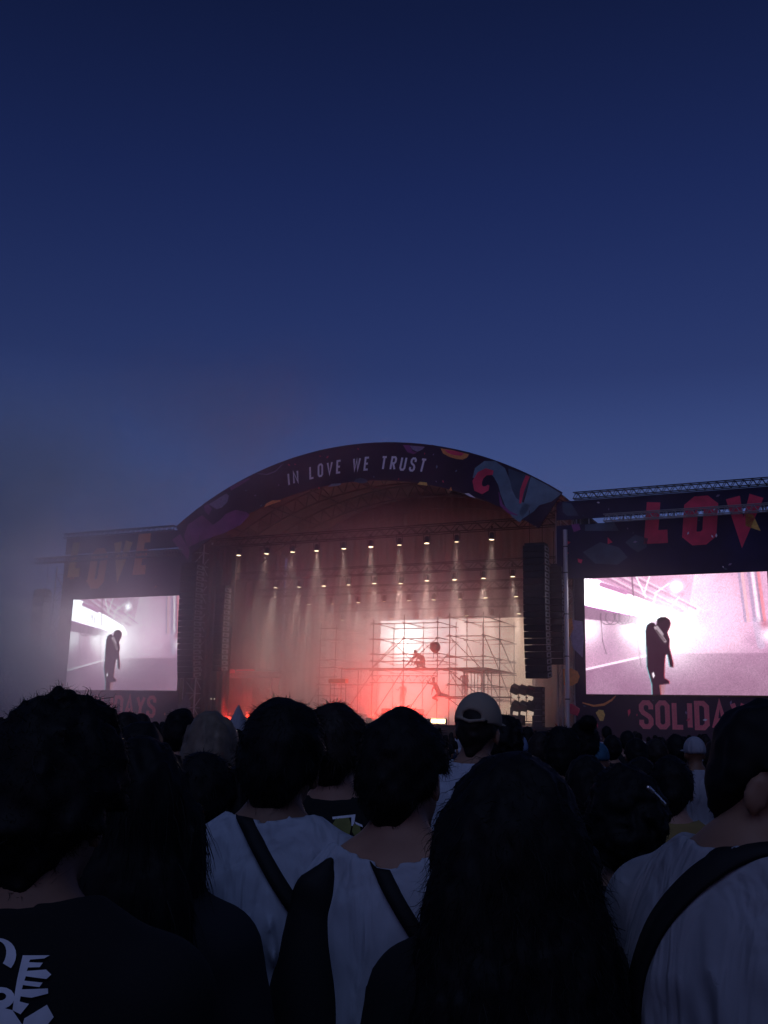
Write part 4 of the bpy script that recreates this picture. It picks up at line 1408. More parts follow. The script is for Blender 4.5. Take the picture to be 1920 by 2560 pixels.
def vnoise(P, f, seed=0):
    q = P * f + seed * 17.31
    i = np.floor(q).astype(np.int64)
    t = (q - i).astype(np.float32)
    t = t * t * (3 - 2 * t)

    def hsh(a, b, c):
        return _tab[((a * 73856093) ^ (b * 19349663) ^ (c * 83492791)) & 4095]
    x, y, z = i[..., 0], i[..., 1], i[..., 2]
    tx, ty, tz = t[..., 0], t[..., 1], t[..., 2]
    r = 0
    for dx in (0, 1):
        for dy in (0, 1):
            for dz in (0, 1):
                w = (tx if dx else 1 - tx) * (ty if dy else 1 - ty) * (tz if dz else 1 - tz)
                r = r + w * hsh(x + dx, y + dy, z + dz)
    return r


class Field:
    def __init__(s, lo, hi, res):
        s.lo, s.res = np.array(lo, np.float32), res
        n = np.ceil((np.array(hi) - np.array(lo)) / res).astype(int) + 1
        s.n = n
        ax = [s.lo[k] + res * np.arange(n[k], dtype=np.float32) for k in range(3)]
        s.P = np.stack(np.meshgrid(*ax, indexing='ij'), -1)
        s.v = np.full(n, 1.0, np.float32)

    def sl(s, lo, hi, pad):
        a = np.clip(np.floor((np.array(lo) - pad - s.lo) / s.res).astype(int), 0, s.n - 1)
        b = np.clip(np.ceil((np.array(hi) + pad - s.lo) / s.res).astype(int) + 1, 1, s.n)
        return tuple(slice(i, max(j, i + 1)) for i, j in zip(a, b))

    def _comb(s, S, d, k, op):
        o = s.v[S]
        if op == 'sub':
            h = np.maximum(k - np.abs(o + d), 0) / max(k, 1e-6)
            s.v[S] = np.maximum(o, -d) + h * h * k * 0.25
        else:
            h = np.maximum(k - np.abs(o - d), 0) / max(k, 1e-6)
            s.v[S] = np.minimum(o, d) - h * h * k * 0.25

    def cap(s, a, b, ra, rb, k=0.02, op='add', flat=None):
        a, b = np.array(a, np.float32), np.array(b, np.float32)
        m = max(ra, rb)
        S = s.sl(np.minimum(a, b) - m, np.maximum(a, b) + m, k + 3 * s.res)
        P = s.P[S] - a
        d = b - a
        t = np.clip((P @ d) / max(float(d @ d), 1e-9), 0, 1)
        q = P - t[..., None] * d
        if flat is not None:
            q = q * np.array(flat, np.float32)
        s._comb(S, np.linalg.norm(q, axis=-1) - (ra + (rb - ra) * t), k, op)

    def ell(s, c, r, k=0.02, op='add', rot=None):
        c, r = np.array(c, np.float32), np.array(r, np.float32)
        m = float(r.max()) if rot is not None else r
        S = s.sl(c - m, c + m, k + 3 * s.res)
        p = s.P[S] - c
        if rot is not None:
            p = p @ np.array(rot, np.float32)
        k0 = np.linalg.norm(p / r, axis=-1)
        k1 = np.linalg.norm(p / (r * r), axis=-1) + 1e-6
        s._comb(S, k0 * (k0 - 1) / k1, k, op)

    def mesh(s, noise=None):
        v = s.v
        n = s.n
        ins = v < 0
        cnt = np.zeros(n - 1, np.int8)
        acc = np.zeros(tuple(n - 1) + (3,), np.float32)
        num = np.zeros(n - 1, np.float32)
        corners = [(a, b, c) for a in (0, 1) for b in (0, 1) for c in (0, 1)]
        vc = {q: v[q[0]:n[0] - 1 + q[0], q[1]:n[1] - 1 + q[1], q[2]:n[2] - 1 + q[2]] for q in corners}
        for q in corners:
            for ax in range(3):
                if q[ax] == 0:
                    w = list(q); w[ax] = 1
                    a, b = vc[q], vc[tuple(w)]
                    cr = (a < 0) != (b < 0)
                    if not cr.any():
                        continue
                    t = np.where(cr, a / np.where(cr, a - b, 1), 0)
                    pos = [np.full(a.shape, q[i], np.float32) for i in range(3)]
                    pos[ax] = t
                    for i in range(3):
                        acc[..., i] += np.where(cr, pos[i], 0)
                    num += cr
        act = num > 0
        idx = -np.ones(n - 1, np.int64)
        ijk = np.argwhere(act)
        idx[act] = np.arange(len(ijk))
        V = s.lo + s.res * (ijk + acc[act] / num[act][:, None])
        Fs = []
        for ax in range(3):
            o1, o2 = (ax + 1) % 3, (ax + 2) % 3
            A = [slice(0, n[k]) for k in range(3)]
            B = list(A)
            A[ax] = slice(0, n[ax] - 1); B[ax] = slice(1, n[ax])
            for k in (o1, o2):
                A[k] = slice(1, n[k] - 1); B[k] = slice(1, n[k] - 1)
            a, b = ins[tuple(A)], ins[tuple(B)]
            for flip, msk in ((False, a & ~b), (True, ~a & b)):
                e = np.argwhere(msk)
                if not len(e):
                    continue
                e[:, o1] += 1; e[:, o2] += 1
                def cell(d1, d2):
                    c = e.copy(); c[:, o1] -= d1; c[:, o2] -= d2
                    return idx[c[:, 0], c[:, 1], c[:, 2]]
                q = np.stack([cell(1, 1), cell(0, 1), cell(0, 0), cell(1, 0)], 1)
                Fs.append(q[:, ::-1] if flip else q)
        return V.astype(float), np.concatenate(Fs)


def rotm(yaw=0, pitch=0, roll=0):
    """yaw turns left (+), pitch nods down (+), roll tips towards the right shoulder (+); degrees"""
    return np.array(Matrix.Rotation(R(yaw), 3, 'Z') @ Matrix.Rotation(-R(pitch), 3, 'X') @ Matrix.Rotation(R(roll), 3, 'Y'))


HP = np.array([0, -0.005, 1.50])      # head turns about here


HOFF = np.zeros(3)                    # a head carried low and forward


def hd(p, Rm):
    return HP + HOFF + Rm @ (np.array(p) - HP)


def head_frame(P, Rm):
    return (P - (HP + HOFF).astype(np.float32)) @ np.array(Rm, np.float32) + HP.astype(np.float32)


def head_prims(f, Rm, k=0.02, grow=0.0):
    f.ell(hd((0, 0.015, 1.645), Rm), (0.075 + grow, 0.094 + grow, 0.100 + grow), k, rot=Rm)
    f.ell(hd((0, 0.045, 1.585), Rm), (0.060 + grow, 0.066 + grow, 0.090 + grow), k, rot=Rm)


def face_prims(f, Rm):
    f.ell(hd((0, 0.112, 1.595), Rm), (0.013, 0.020, 0.028), 0.018, rot=Rm)
    f.ell(hd((0, 0.092, 1.515), Rm), (0.024, 0.022, 0.020), 0.03, rot=Rm)
    f.ell(hd((0, 0.102, 1.545), Rm), (0.024, 0.012, 0.012), 0.012, rot=Rm)
    for s in (-1, 1):
        f.ell(hd((s * 0.031, 0.112, 1.622), Rm), (0.017, 0.014, 0.012), 0.016, 'sub', rot=Rm)
        f.ell(hd((s * 0.083, 0.008, 1.60), Rm), (0.013, 0.021, 0.034), 0.010, rot=Rm @ rotm(s * 18, 10, 0))
        f.ell(hd((s * 0.097, 0.017, 1.602), Rm), (0.009, 0.010, 0.019), 0.005, 'sub', rot=Rm)
    f.ell(hd((0, 0.116, 1.545), Rm), (0.022, 0.012, 0.0035), 0.006, 'sub', rot=Rm)


DEF_J = dict(sh=0.175, el=[(-0.235, -0.03, 1.10), (0.235, -0.03, 1.10)], wr=[(-0.225, 0.07, 0.87), (0.225, 0.07, 0.87)])


def torso_prims(f, g, w=1.0, belly=0.0, k=0.05):
    """g grows everything (clothes)"""
    f.ell((0, -0.012, 1.27), (0.165 * w + g, 0.105 + g, 0.185 + g), k)
    f.ell((0, -0.045, 1.33), (0.150 * w + g, 0.075 + g, 0.125 + g), k)
    f.ell((0, 0.0 + belly * 0.3, 1.07), (0.142 * w + g, 0.100 + belly + g, 0.17 + g), k)
    f.ell((0, -0.015, 0.93), (0.160 * w + g, 0.118 + g, 0.13 + g), k)
    for s in (-1, 1):
        f.cap((s * 0.035, -0.025, 1.478), (s * 0.160 * w, -0.015, 1.375), 0.040 + g, 0.050 + g, k)
        f.ell((s * 0.176 * w, -0.012, 1.350), (0.054 + g, 0.06 + g, 0.062 + g), k)


def arm_prims(f, J, g=0.0, w=1.0, upto=2, k=0.03, hands=True):
    for i, s in ((0, -1), (1, 1)):
        sh = (s * 0.183 * w, -0.012, 1.352)
        el, wr = J['el'][i], J['wr'][i]
        if upto == 0.55:
            e2 = tuple(a + (b - a) * 0.62 for a, b in zip(sh, el))
            f.cap(sh, e2, 0.056 + g, 0.052 + g, k)
            continue
        f.cap(sh, el, 0.050 + g, 0.040 + g, k)
        f.cap(el, wr, 0.040 + g, 0.027 + g, k)
        if hands:
            d = np.array(wr) - np.array(el); d /= np.linalg.norm(d)
            sd = np.array((0.0, 1.0, 0.0)); sd = sd - d * (sd @ d); sd /= np.linalg.norm(sd)
            n = np.cross(d, sd)
            pc = np.array(wr) + d * 0.055
            f.cap(np.array(wr), pc, 0.026, 0.026, 0.02)
            for j in range(4):
                off = sd * (0.033 - 0.022 * j)
                b0 = np.array(wr) + d * 0.075 + off
                ln = (0.035, 0.042, 0.039, 0.030)[j]
                b1 = b0 + d * ln
                b2 = b1 + (d * 0.8 - n * s * 0.5) * ln * 0.8
                f.cap(np.array(wr) + d * 0.03 + off * 0.6, b0, 0.013, 0.0105, 0.012)
                f.cap(b0, b1, 0.0105, 0.0095, 0.004)
                f.cap(b1, b2, 0.0095, 0.008, 0.004)
            t0 = np.array(wr) + d * 0.025 + sd * 0.028
            t1 = t0 + d * 0.03 + sd * 0.028
            f.cap(t0, t1, 0.014, 0.0115, 0.012)
            f.cap(t1, t1 + d * 0.032 + sd * 0.005, 0.0115, 0.009, 0.004)


def leg_prims(f, g=0.0, k=0.03, foot=False):
    for s in (-1, 1):
        f.cap((s * 0.088, -0.01, 0.90), (s * 0.098, 0.0, 0.50), 0.088 + g, 0.058 + g, k)
        f.cap((s * 0.098, 0.0, 0.50), (s * 0.102, -0.02, 0.09), 0.055 + g, 0.036 + g * 1.4, k)
        if foot:
            f.cap((s * 0.105, -0.05, 0.045), (s * 0.120, 0.13, 0.036), 0.044, 0.036, k)


def body_field(res, Rm, J, w=1.0, nr=0.0):
    f = Field((-0.42, -0.30, 0.0), (0.42, 0.42, 1.82), res)
    torso_prims(f, 0.0, w)
    f.cap((0, -0.03, 1.42), hd((0, 0.0, 1.57), Rm), 0.058 + nr * 1.3, 0.055 + nr, 0.04)
    head_prims(f, Rm)
    if res < 0.02:
        face_prims(f, Rm)
    else:
        for s in (-1, 1):
            f.ell(hd((s * 0.082, 0.008, 1.60), Rm), (0.016, 0.022, 0.034), 0.01, rot=Rm)
    arm_prims(f, J, 0, w, hands=res < 0.02)
    leg_prims(f, 0.0)
    for s in (-1, 1):
        f.cap((s * 0.105, -0.05, 0.045), (s * 0.118, 0.12, 0.034), 0.036, 0.028, 0.03)
    return f


def fold(P, amp, seed):
    """soft drapery: long slanting creases that gather below the shoulders, and small crumples"""
    q = P * np.array([1.0, 1.0, 0.22], np.float32)
    q = q + np.array([0.25, 0, 0], np.float32) * P[..., 2:3] * np.sign(P[..., 0:1])
    q = q + 0.035 * vnoise(P, 4.5, seed + 3)[..., None]
    r1 = np.clip(1 - np.abs(vnoise(q, 8.5, seed)) * 2.2, 0, 1) ** 1.6
    r2 = np.clip(1 - np.abs(vnoise(q + 3.1, 15, seed + 5)) * 2.2, 0, 1) ** 1.6
    m = np.clip(vnoise(P, 3.2, seed + 8) * 1.2 + 0.55, 0.1, 1) * np.clip((1.42 - P[..., 2]) / 0.14, 0.08, 1)
    return amp * m * (1.1 * r1 + 0.7 * r2) + amp * m * 0.5 * vnoise(P, 21, seed + 2)


def shirt_field(res, Rm, J, w=1.0, g=0.017, hem=0.84, sleeves=0.55, amp=0.005, seed=1, neck=0.072, neckz=1.455, loose=0.0):
    f = Field((-0.42, -0.30, 0.6), (0.42, 0.42, 1.56), res)
    torso_prims(f, g, w)
    if loose:
        f.cap((0, -0.02, 1.25), (0, -0.02, 0.9), 0.15 * w + loose, 0.165 * w + loose, 0.06, flat=(1, 1.3, 1))
    arm_prims(f, J, g + (0.008 if sleeves == 0.55 else 0.002), w, sleeves, hands=False)
    near = np.abs(f.v) < 0.06
    f.v[near] -= fold(f.P[near], amp, seed)
    # neckline, hem
    P = f.P
    cone = neck + 1.1 * np.clip(P[..., 2] - neckz - 0.012 + 0.25 * (P[..., 1] + 0.01), 0, 1) + 0.004 * np.clip(1.44 - P[..., 2], -1, 0)
    tube = np.hypot(P[..., 0], P[..., 1] + 0.01) - cone
    f.v = np.maximum(f.v, -np.maximum(tube, 1.38 - P[..., 2]))
    f.v = np.maximum(f.v, hem - P[..., 2] + 0.01 * np.sin(P[..., 0] * 25))
    return f


def trouser_field(res):
    f = Field((-0.25, -0.2, 0.0), (0.25, 0.2, 1.05), res)
    f.ell((0, -0.015, 0.93), (0.168, 0.124, 0.14), 0.04)
    leg_prims(f, 0.016)
    f.v = np.maximum(f.v, f.P[..., 2] - 0.99)
    f.v = np.maximum(f.v, 0.05 - f.P[..., 2])
    near = np.abs(f.v) < 0.03
    f.v[near] -= fold(f.P[near], 0.004, 9)
    return f


def shoe_field(res):
    f = Field((-0.2, -0.16, -0.005), (0.2, 0.24, 0.14), res)
    for s in (-1, 1):
        f.cap((s * 0.105, -0.05, 0.05), (s * 0.120, 0.14, 0.04), 0.05, 0.042, 0.02)
        f.cap((s * 0.104, -0.035, 0.06), (s * 0.104, -0.03, 0.11), 0.045, 0.042, 0.02)
    f.v = np.maximum(f.v, 0.002 - f.P[..., 2])
    return f


HAIR_STYLES = ('short', 'crop', 'curly', 'long', 'mass', 'bun', 'bob')


def hair_field(style, res, Rm, seed, lift=0.0):
    f = Field((-0.34, -0.36, 0.95 if style in ('long', 'mass') else 1.36), (0.34, 0.26, 1.93), res)
    g = {'short': 0.016, 'crop': 0.010, 'curly': 0.030, 'long': 0.017, 'mass': 0.045, 'bun': 0.012, 'bob': 0.024}[style] + lift
    f.ell(hd((0, 0.008, 1.648), Rm), (0.077 + g, 0.096 + g, 0.102 + g), 0.02, rot=Rm)
    f.ell(hd((0, -0.028, 1.60), Rm), (0.064 + g * 0.7, 0.066 + g * 0.8, 0.062 + g * 0.3), 0.03, rot=Rm)
    if style in ('short', 'crop', 'curly', 'bun'):
        f.ell(hd((0, -0.040, 1.545), Rm), (0.046 + g * 0.3, 0.032 + g * 0.3, 0.052), 0.035, rot=Rm)
    if style == 'curly':
        f.ell(hd((0, 0.01, 1.70), Rm), (0.085 + lift, 0.10, 0.085), 0.03, rot=Rm)
    # open the face and the nape
    f.ell(hd((0, 0.165, 1.575), Rm), (0.090, 0.105, 0.115), 0.012, 'sub', rot=Rm)
    f.ell(hd((0, 0.10, 1.47), Rm), (0.14, 0.12, 0.10), 0.01, 'sub', rot=Rm)
    if style in ('short', 'crop', 'curly', 'bun'):
        q = head_frame(f.P, Rm)
        low = {'short': 1.495, 'crop': 1.515, 'curly': 1.49, 'bun': 1.51}[style] + 0.75 * np.clip(q[..., 1] + 0.04, 0, 1) + 1.25 * np.clip(np.abs(q[..., 0]) - 0.012, 0, 0.06)
        f.v = np.maximum(f.v, low - q[..., 2])
        for s in (-1, 1):
            f.ell(hd((s * 0.10, 0.016, 1.592), Rm), (0.034, 0.032, 0.044), 0.006, 'sub', rot=Rm)
    if style == 'bun':
        f.ell(hd((0.0, -0.09, 1.74), Rm), (0.05, 0.05, 0.048), 0.015)
    if style == 'bob':
        f.ell(hd((0, -0.02, 1.56), Rm), (0.105, 0.10, 0.10), 0.04, rot=Rm)
        f.ell(hd((0, 0.165, 1.56), Rm), (0.088, 0.12, 0.125), 0.012, 'sub', rot=Rm)
    if style == 'long':
        f.ell((0, -0.045, 1.50), (0.112, 0.075, 0.19), 0.05)
        f.cap((0, -0.095, 1.42), (0, -0.15, 1.12), 0.115, 0.105, 0.06, flat=(0.95, 1.9, 1))
        for s in (-1, 1):
            f.cap((s * 0.085, 0.0, 1.60), (s * 0.125, -0.05, 1.30), 0.04, 0.045, 0.04)
    if style == 'mass':
        f.ell(hd((0, -0.03, 1.60), Rm), (0.135, 0.115, 0.15), 0.06, rot=Rm)
        f.ell((0.0, -0.07, 1.45), (0.185, 0.105, 0.22), 0.07)
        f.ell((0.0, -0.10, 1.24), (0.205, 0.10, 0.25), 0.07)
    near = np.abs(f.v) < 0.045
    P = f.P[near]
    if style == 'mass':
        q = P * np.array([1, 1, 0.4], np.float32)
        d = 0.006 * vnoise(q, 40, seed) + 0.006 * vnoise(q, 75, seed + 1) + 0.009 * vnoise(P, 9, seed + 2)
    elif style == 'curly':
        d = 0.013 * vnoise(P, 34, seed) + 0.009 * vnoise(P, 62, seed + 1) + 0.010 * vnoise(P, 14, seed + 2)
    elif style in ('long', 'bob'):
        q = P * np.array([1, 1, 0.18], np.float32)
        d = 0.008 * vnoise(q, 75, seed) + 0.008 * vnoise(q, 36, seed + 1) + 0.006 * vnoise(P, 10, seed + 4)
    else:
        d = 0.006 * vnoise(P, 45, seed) + 0.006 * vnoise(P, 20, seed + 1)
    f.v[near] -= d
    return f


def strands(V, Fq, n, seed, style, Rm, length, width=0.0011, zmin=-9):
    """loose hair ribbons rooted on the hair surface"""
    g = np.random.default_rng(seed)
    T = np.concatenate([Fq[:, [0, 1, 2]], Fq[:, [0, 2, 3]]])
    a, b, c = V[T[:, 0]], V[T[:, 1]], V[T[:, 2]]
    nn = np.cross(b - a, c - a)
    ar = np.linalg.norm(nn, axis=1) + 1e-12
    pk = g.choice(len(T), n, p=ar / ar.sum())
    u, v = g.random((n, 1)), g.random((n, 1))
    m = (u + v) > 1
    u, v = np.where(m, 1 - u, u), np.where(m, 1 - v, v)
    P = a[pk] + u * (b[pk] - a[pk]) + v * (c[pk] - a[pk])
    N = nn[pk] / ar[pk][:, None]
    crown = hd((0.01, -0.04, 1.75), Rm)
    fl = P - crown
    fl = fl - N * (fl * N).sum(1, keepdims=True)
    fl /= np.linalg.norm(fl, axis=1, keepdims=True) + 1e-6
    down = np.array([0, 0, -1.0])
    K = 5
    L = length * g.uniform(0.4, 1.3, (n, 1))
    if style == 'mass':
        d = down * 1.0 + N * g.uniform(0.0, 0.7, (n, 1)) + g.normal(size=(n, 3)) * 0.35
        jit, grav = 0.42, 0.25
    elif style == 'curly':
        d = N * (0.1 + 0.9 * g.random((n, 1)) ** 2) + fl * 0.8 + g.normal(size=(n, 3)) * 0.5
        jit, grav = 0.75, 0.12
        L = L * np.where(g.random((n, 1)) < 0.004, 1.8, 0.5)
    elif style in ('long', 'bob'):
        d = down + N * g.uniform(-0.05, 0.45, (n, 1)) + g.normal(size=(n, 3)) * 0.16
        jit, grav = 0.10, 0.3
    else:
        d = fl + N * (0.03 + 0.42 * g.random((n, 1)) ** 3) + g.normal(size=(n, 3)) * 0.16
        L = L * np.where(g.random((n, 1)) < 0.005, 1.7, 0.8)
        jit, grav = 0.22, 0.05
    d /= np.linalg.norm(d, axis=1, keepdims=True)
    pts = [P - N * 0.004]
    for k in range(K - 1):
        pts.append(pts[-1] + d * L / (K - 1))
        d = d + g.normal(size=(n, 3)) * jit + down * grav
        d /= np.linalg.norm(d, axis=1, keepdims=True)
    rs = g.normal(size=(n, 3))
    W = width * g.uniform(0.6, 1.6, (n, 1))
    VV = []
    for k in range(K):
        t = pts[min(k + 1, K - 1)] - pts[max(k - 1, 0)]
        s = np.cross(t, rs)
        s /= np.linalg.norm(s, axis=1, keepdims=True) + 1e-9
        w = W * (1 - 0.85 * k / (K - 1))
        VV += [pts[k] - s * w, pts[k] + s * w]
    VV = np.concatenate(VV)
    i = np.arange(n)
    FF = np.concatenate([np.stack([2 * k * n + i, (2 * k + 1) * n + i, (2 * k + 3) * n + i, (2 * k + 2) * n + i], 1) for k in range(K - 1)])
    return VV, FF


def part_mesh(name, V, Fq, material, parent, scale=1.0, smooth=True):
    me = bpy.data.meshes.new(name)
    me.from_pydata((np.asarray(V) * scale).tolist(), [], np.asarray(Fq).tolist())
    if smooth:
        me.shade_smooth()
    me.materials.append(material)
    o = bpy.data.objects.new(name, me)
    C.objects.link(o)
    o.parent = parent
    return o


def person(label, loc, height=1.72, yaw=0.0, style='short', hair='hair_black', top='black', skin='skin', head=(0, 0, 0), res=0.0125, w=1.0, seed=1,
           nstr=2600, slen=0.03, sw=0.0011, sleeves=0.55, J=None, group=None, loose=0.0, cap=None, lift=0.0, neckz=1.455, amp=0.008, hres=None, nr=0.0, hunch=(0, 0, 0), neck=0.072):
    HOFF[:] = hunch
    J = J or DEF_J
    Rm = rotm(*head)
    zt = 1.755
    if style:
        HV, HF = hair_field(style, hres or (min(res, 0.0085) if res < 0.02 else res * 0.8), Rm, seed, lift).mesh()
        zt = HV[:, 2].max() - 0.006
    s = height / zt
    t = empty('person', label, 'person', loc, rz=R(yaw), group=group)
    V, Fq = body_field(res, Rm, J, w, nr).mesh()
    part_mesh('body', V, Fq, M[skin], t, s)
    SF = shirt_field(res, Rm, J, w, sleeves=sleeves, seed=seed, loose=loose, neckz=neckz, amp=amp, neck=neck)
    V, Fq = SF.mesh()
    sh = part_mesh('shirt', V, Fq, M[top], t, s)
    V, Fq = trouser_field(max(res, 0.016)).mesh()
    part_mesh('trousers', V, Fq, M['denim'], t, s)
    V, Fq = shoe_field(max(res, 0.012)).mesh()
    part_mesh('shoes', V, Fq, M['shoe'], t, s)
    if style:
        V, Fq = HV, HF
        if nstr:
            V2, F2 = strands(V, Fq, nstr, seed, style, Rm, slen, sw)
            Vh, Fh = np.concatenate([V, V2]), np.concatenate([Fq, F2 + len(V)])
        else:
            Vh, Fh = V, Fq
        part_mesh('hair', Vh, Fh, M[hair], t, s)
    if res < 0.02:
        for sd in (-1, 1):
            e = hd((sd * 0.030, 0.087, 1.622), Rm) * s
            Vs, Fs = lathe([(0.0, -0.012), (0.009, -0.008), (0.012, 0), (0.009, 0.008), (0.0, 0.012)], 8)
            part_mesh('eye', np.array(Vs) + e / 1.0, Fs, M['eye'], t)
    return t, SF, s, Rm


def plane_through(*pts):
    a, b, c = [np.array(p, float) for p in pts]
    n = np.cross(b - a, c - a)
    n /= np.linalg.norm(n)
    return n, float(n @ a)


def strap_on(t, SF, s, nrm, d, width, name='bag_strap', matl='strap', th=0.004, keep=None):
    """a flat webbing band lying on the clothed torso where a tilted plane cuts it"""
    sh = [o for o in t.children if o.name.startswith('shirt')][0].data
    bvh = BVHTree.FromPolygons([v.co for v in sh.vertices], [p.vertices for p in sh.polygons])
    n = Vector(nrm).normalized()
    d = d * s
    c = Vector((0.0, -0.02 * s, 1.22 * s))
    c = c - n * (c.dot(n) - d)
    e1 = (Vector((0, 1, 0)) - n * n.y).normalized()
    e2 = n.cross(e1)
    K = 180
    rad = np.zeros((K, 3))
    for k in range(K):
        a = 2 * math.pi * k / K
        dr = e1 * math.cos(a) + e2 * math.sin(a)
        for j, w in enumerate((-0.5, 0.0, 0.5)):
            o = c + n * (w * width * s)
            up = dr.z > 0.2
            h = bvh.ray_cast(o + dr * 0.7, -dr, 0.7) if up else bvh.ray_cast(o, dr, 0.6)
            rad[k, j] = (h[0] - o).length if h[0] is not None else np.nan
    for j in range(3):
        col = rad[:, j]
        ok = ~np.isnan(col)
        col[~ok] = np.interp(np.arange(K)[~ok], np.arange(K)[ok], col[ok], period=K)
        raw = np.maximum(np.maximum(col, np.roll(col, 1)), np.roll(col, -1))
        for _ in range(3):
            col = np.maximum(col, (np.roll(col, 1) + np.roll(col, -1) + np.roll(col, 2) + np.roll(col, -2)) / 4)
        for _ in range(4):
            col = (np.roll(col, 1) + 2 * col + np.roll(col, -1)) / 4
        col = np.maximum(col, raw)
        for _ in range(9):
            col = (np.roll(col, 2) + 2 * col + np.roll(col, -2)) / 4 + 0.0004
        r2 = (np.roll(raw, 1) + 2 * raw + np.roll(raw, -1)) / 4
        rad[:, j] = np.maximum(col, r2)
    V, Fq = [], []
    for k in range(K):
        a = 2 * math.pi * k / K
        dr = e1 * math.cos(a) + e2 * math.sin(a)
        for j, w in enumerate((-0.5, 0.0, 0.5)):
            o = c + n * (w * width * s)
            V.append(o + dr * (rad[k, j] + th * s))
        for j, w in enumerate((-0.5, 0.5)):
            o = c + n * (w * width * s)
            V.append(o + dr * (rad[k, 2 * j] - 0.004))
    for k in range(K):
        a, b = 5 * k, 5 * ((k + 1) % K)
        for (i, j) in ((0, 1), (1, 2), (2, 4), (4, 3), (3, 0)):
            Fq.append((a + i, a + j, b + j, b + i))
    return part_mesh(name, [tuple(v) for v in V], Fq, M[matl], t)


def print_on(t, shirt, polys, s, matl, name='shirt_print', levels=4):
    """flat screen print on the back of a shirt: polygons in shirt metres (x right seen from behind, z up)"""
    me = shirt.data
    bvh = BVHTree.FromPolygons([v.co for v in me.vertices], [p.vertices for p in me.polygons])
    V, Fq = [], []
    for pts in polys:
        P2 = [Vector((x, z, 0)) for x, z in pts]
        tris = [[(P2[i].x, P2[i].y) for i in tr] for tr in tessellate_polygon([P2])]
        for _ in range(levels):
            nt = []
            for a, b, c in tris:
                e = [math.hypot(b[0] - a[0], b[1] - a[1]), math.hypot(c[0] - b[0], c[1] - b[1]), math.hypot(a[0] - c[0], a[1] - c[1])]
                k = e.index(max(e))
                if e[k] < 0.008:
                    nt.append((a, b, c))
                    continue
                a, b, c = ((a, b, c), (b, c, a), (c, a, b))[k]
                m = ((a[0] + b[0]) / 2, (a[1] + b[1]) / 2)
                nt += [(a, m, c), (m, b, c)]
            tris = nt
        for tr in tris:
            hs = [bvh.ray_cast(Vector((x, -1.0, z)), Vector((0, 1, 0)))[0] for x, z in tr]
            if None in hs:
                continue
            k = len(V)
            V += [(h.x, h.y - 0.004, h.z) for h in hs]
            Fq.append((k, k + 1, k + 2))
    if Fq:
        part_mesh(name, V, Fq, M[matl], t)


def stand(px, py_top, D, extra=1.0):
    """where a person stands, and how tall, from the pixel at the top of the head and the distance"""
    p = at(px, py_top, D)
    return (p.x, D, 0.0), p.z

# ------------------------------------------------------------------ the nearest people, seen from behind
def near(label, px, py, D, **kw):
    loc, h = stand(px, py, D)
    return person(label, loc, height=h, **kw)


# 1 tall person with a big dark head at the left edge, black T-shirt with a white back print
t1, SF, s1, Rm = near('tall tousled dark-haired person at the left edge, white print on black T-shirt back', 128, 1722, 1.55, yaw=-4, style='curly', top='black', skin='skin2', head=(-8, 4, 4), w=1.14, seed=3, nstr=8000, slen=0.042, sw=0.0007, res=0.0105, lift=0.0)
sh = [o for o in t1.children if o.name.startswith('shirt')][0]


def loc_px(t, px, py, D):
    """photo pixel to a person's own (x, z) on a plane D metres away"""
    q = t.matrix_world.inverted() @ at(px, py, D)
    return (q.x, q.z)


DB = 1.42
L1 = lambda pts: [loc_px(t1, a, b, DB) for a, b in pts]
arc = [(-26 + 30 * math.cos(a), 2395 + 34 * math.sin(a)) for a in [(-100 + 13 * k) * math.pi / 180 for k in range(11)]]
arc2 = [(-26 + 56 * math.cos(a), 2400 + 46 * math.sin(a)) for a in [(-100 + 13 * k) * math.pi / 180 for k in range(11)]]
polys = [L1(arc + arc2[::-1])]
ring_o = [(6 + 36 * math.cos(a), 2492 + 26 * math.sin(a)) for a in [k * 0.3927 for k in range(17)]]
ring_i = [(8 + 13 * math.cos(a), 2488 + 9 * math.sin(a)) for a in [k * 0.3927 for k in range(17)]]
polys.append(L1(ring_o[:17] + ring_i[:17][::-1]))
polys.append(L1([(-20, 2505), (40, 2520), (70, 2560), (-20, 2575)]))
comb = [(46, 2394), (112, 2395), (100, 2402), (66, 2404), (64, 2410), (98, 2412), (92, 2422), (64, 2422), (62, 2430), (108, 2428), (122, 2440), (112, 2450), (62, 2442), (60, 2452), (104, 2458), (98, 2468), (58, 2462), (57, 2472), (118, 2472), (120, 2484), (82, 2492), (56, 2488), (55, 2500), (78, 2506), (60, 2530), (40, 2520), (42, 2450)]
polys.append(L1(comb))
polys.append(L1([(70, 2540), (120, 2510), (138, 2540), (100, 2590), (60, 2590)]))
print_on(t1, sh, polys, s1, 'print_white')

# 2 person with long dark hair just behind
t2, SF, s2, Rm = near('long-haired dark figure standing between the tousled head and the white T-shirt', 372, 1846, 2.0, yaw=4, style='long', top='charcoal', skin='skin', head=(4, 0, -3), w=0.92, seed=5, nstr=9000, slen=0.10, sw=0.0008, res=0.0115,
                      J=dict(el=[(-0.235, -0.03, 1.10), (0.235, -0.02, 1.12)], wr=[(-0.225, 0.07, 0.87), (0.20, 0.20, 1.20)]))
V, Fq = lathe([(0.033, -0.010), (0.036, 0.0), (0.033, 0.012)], 16)
wb = part_mesh('wristband', (np.array(V) + np.array((0.2 * s2 / s2, 0.18, 1.188))) * s2, Fq, M['orange_band'], t2)

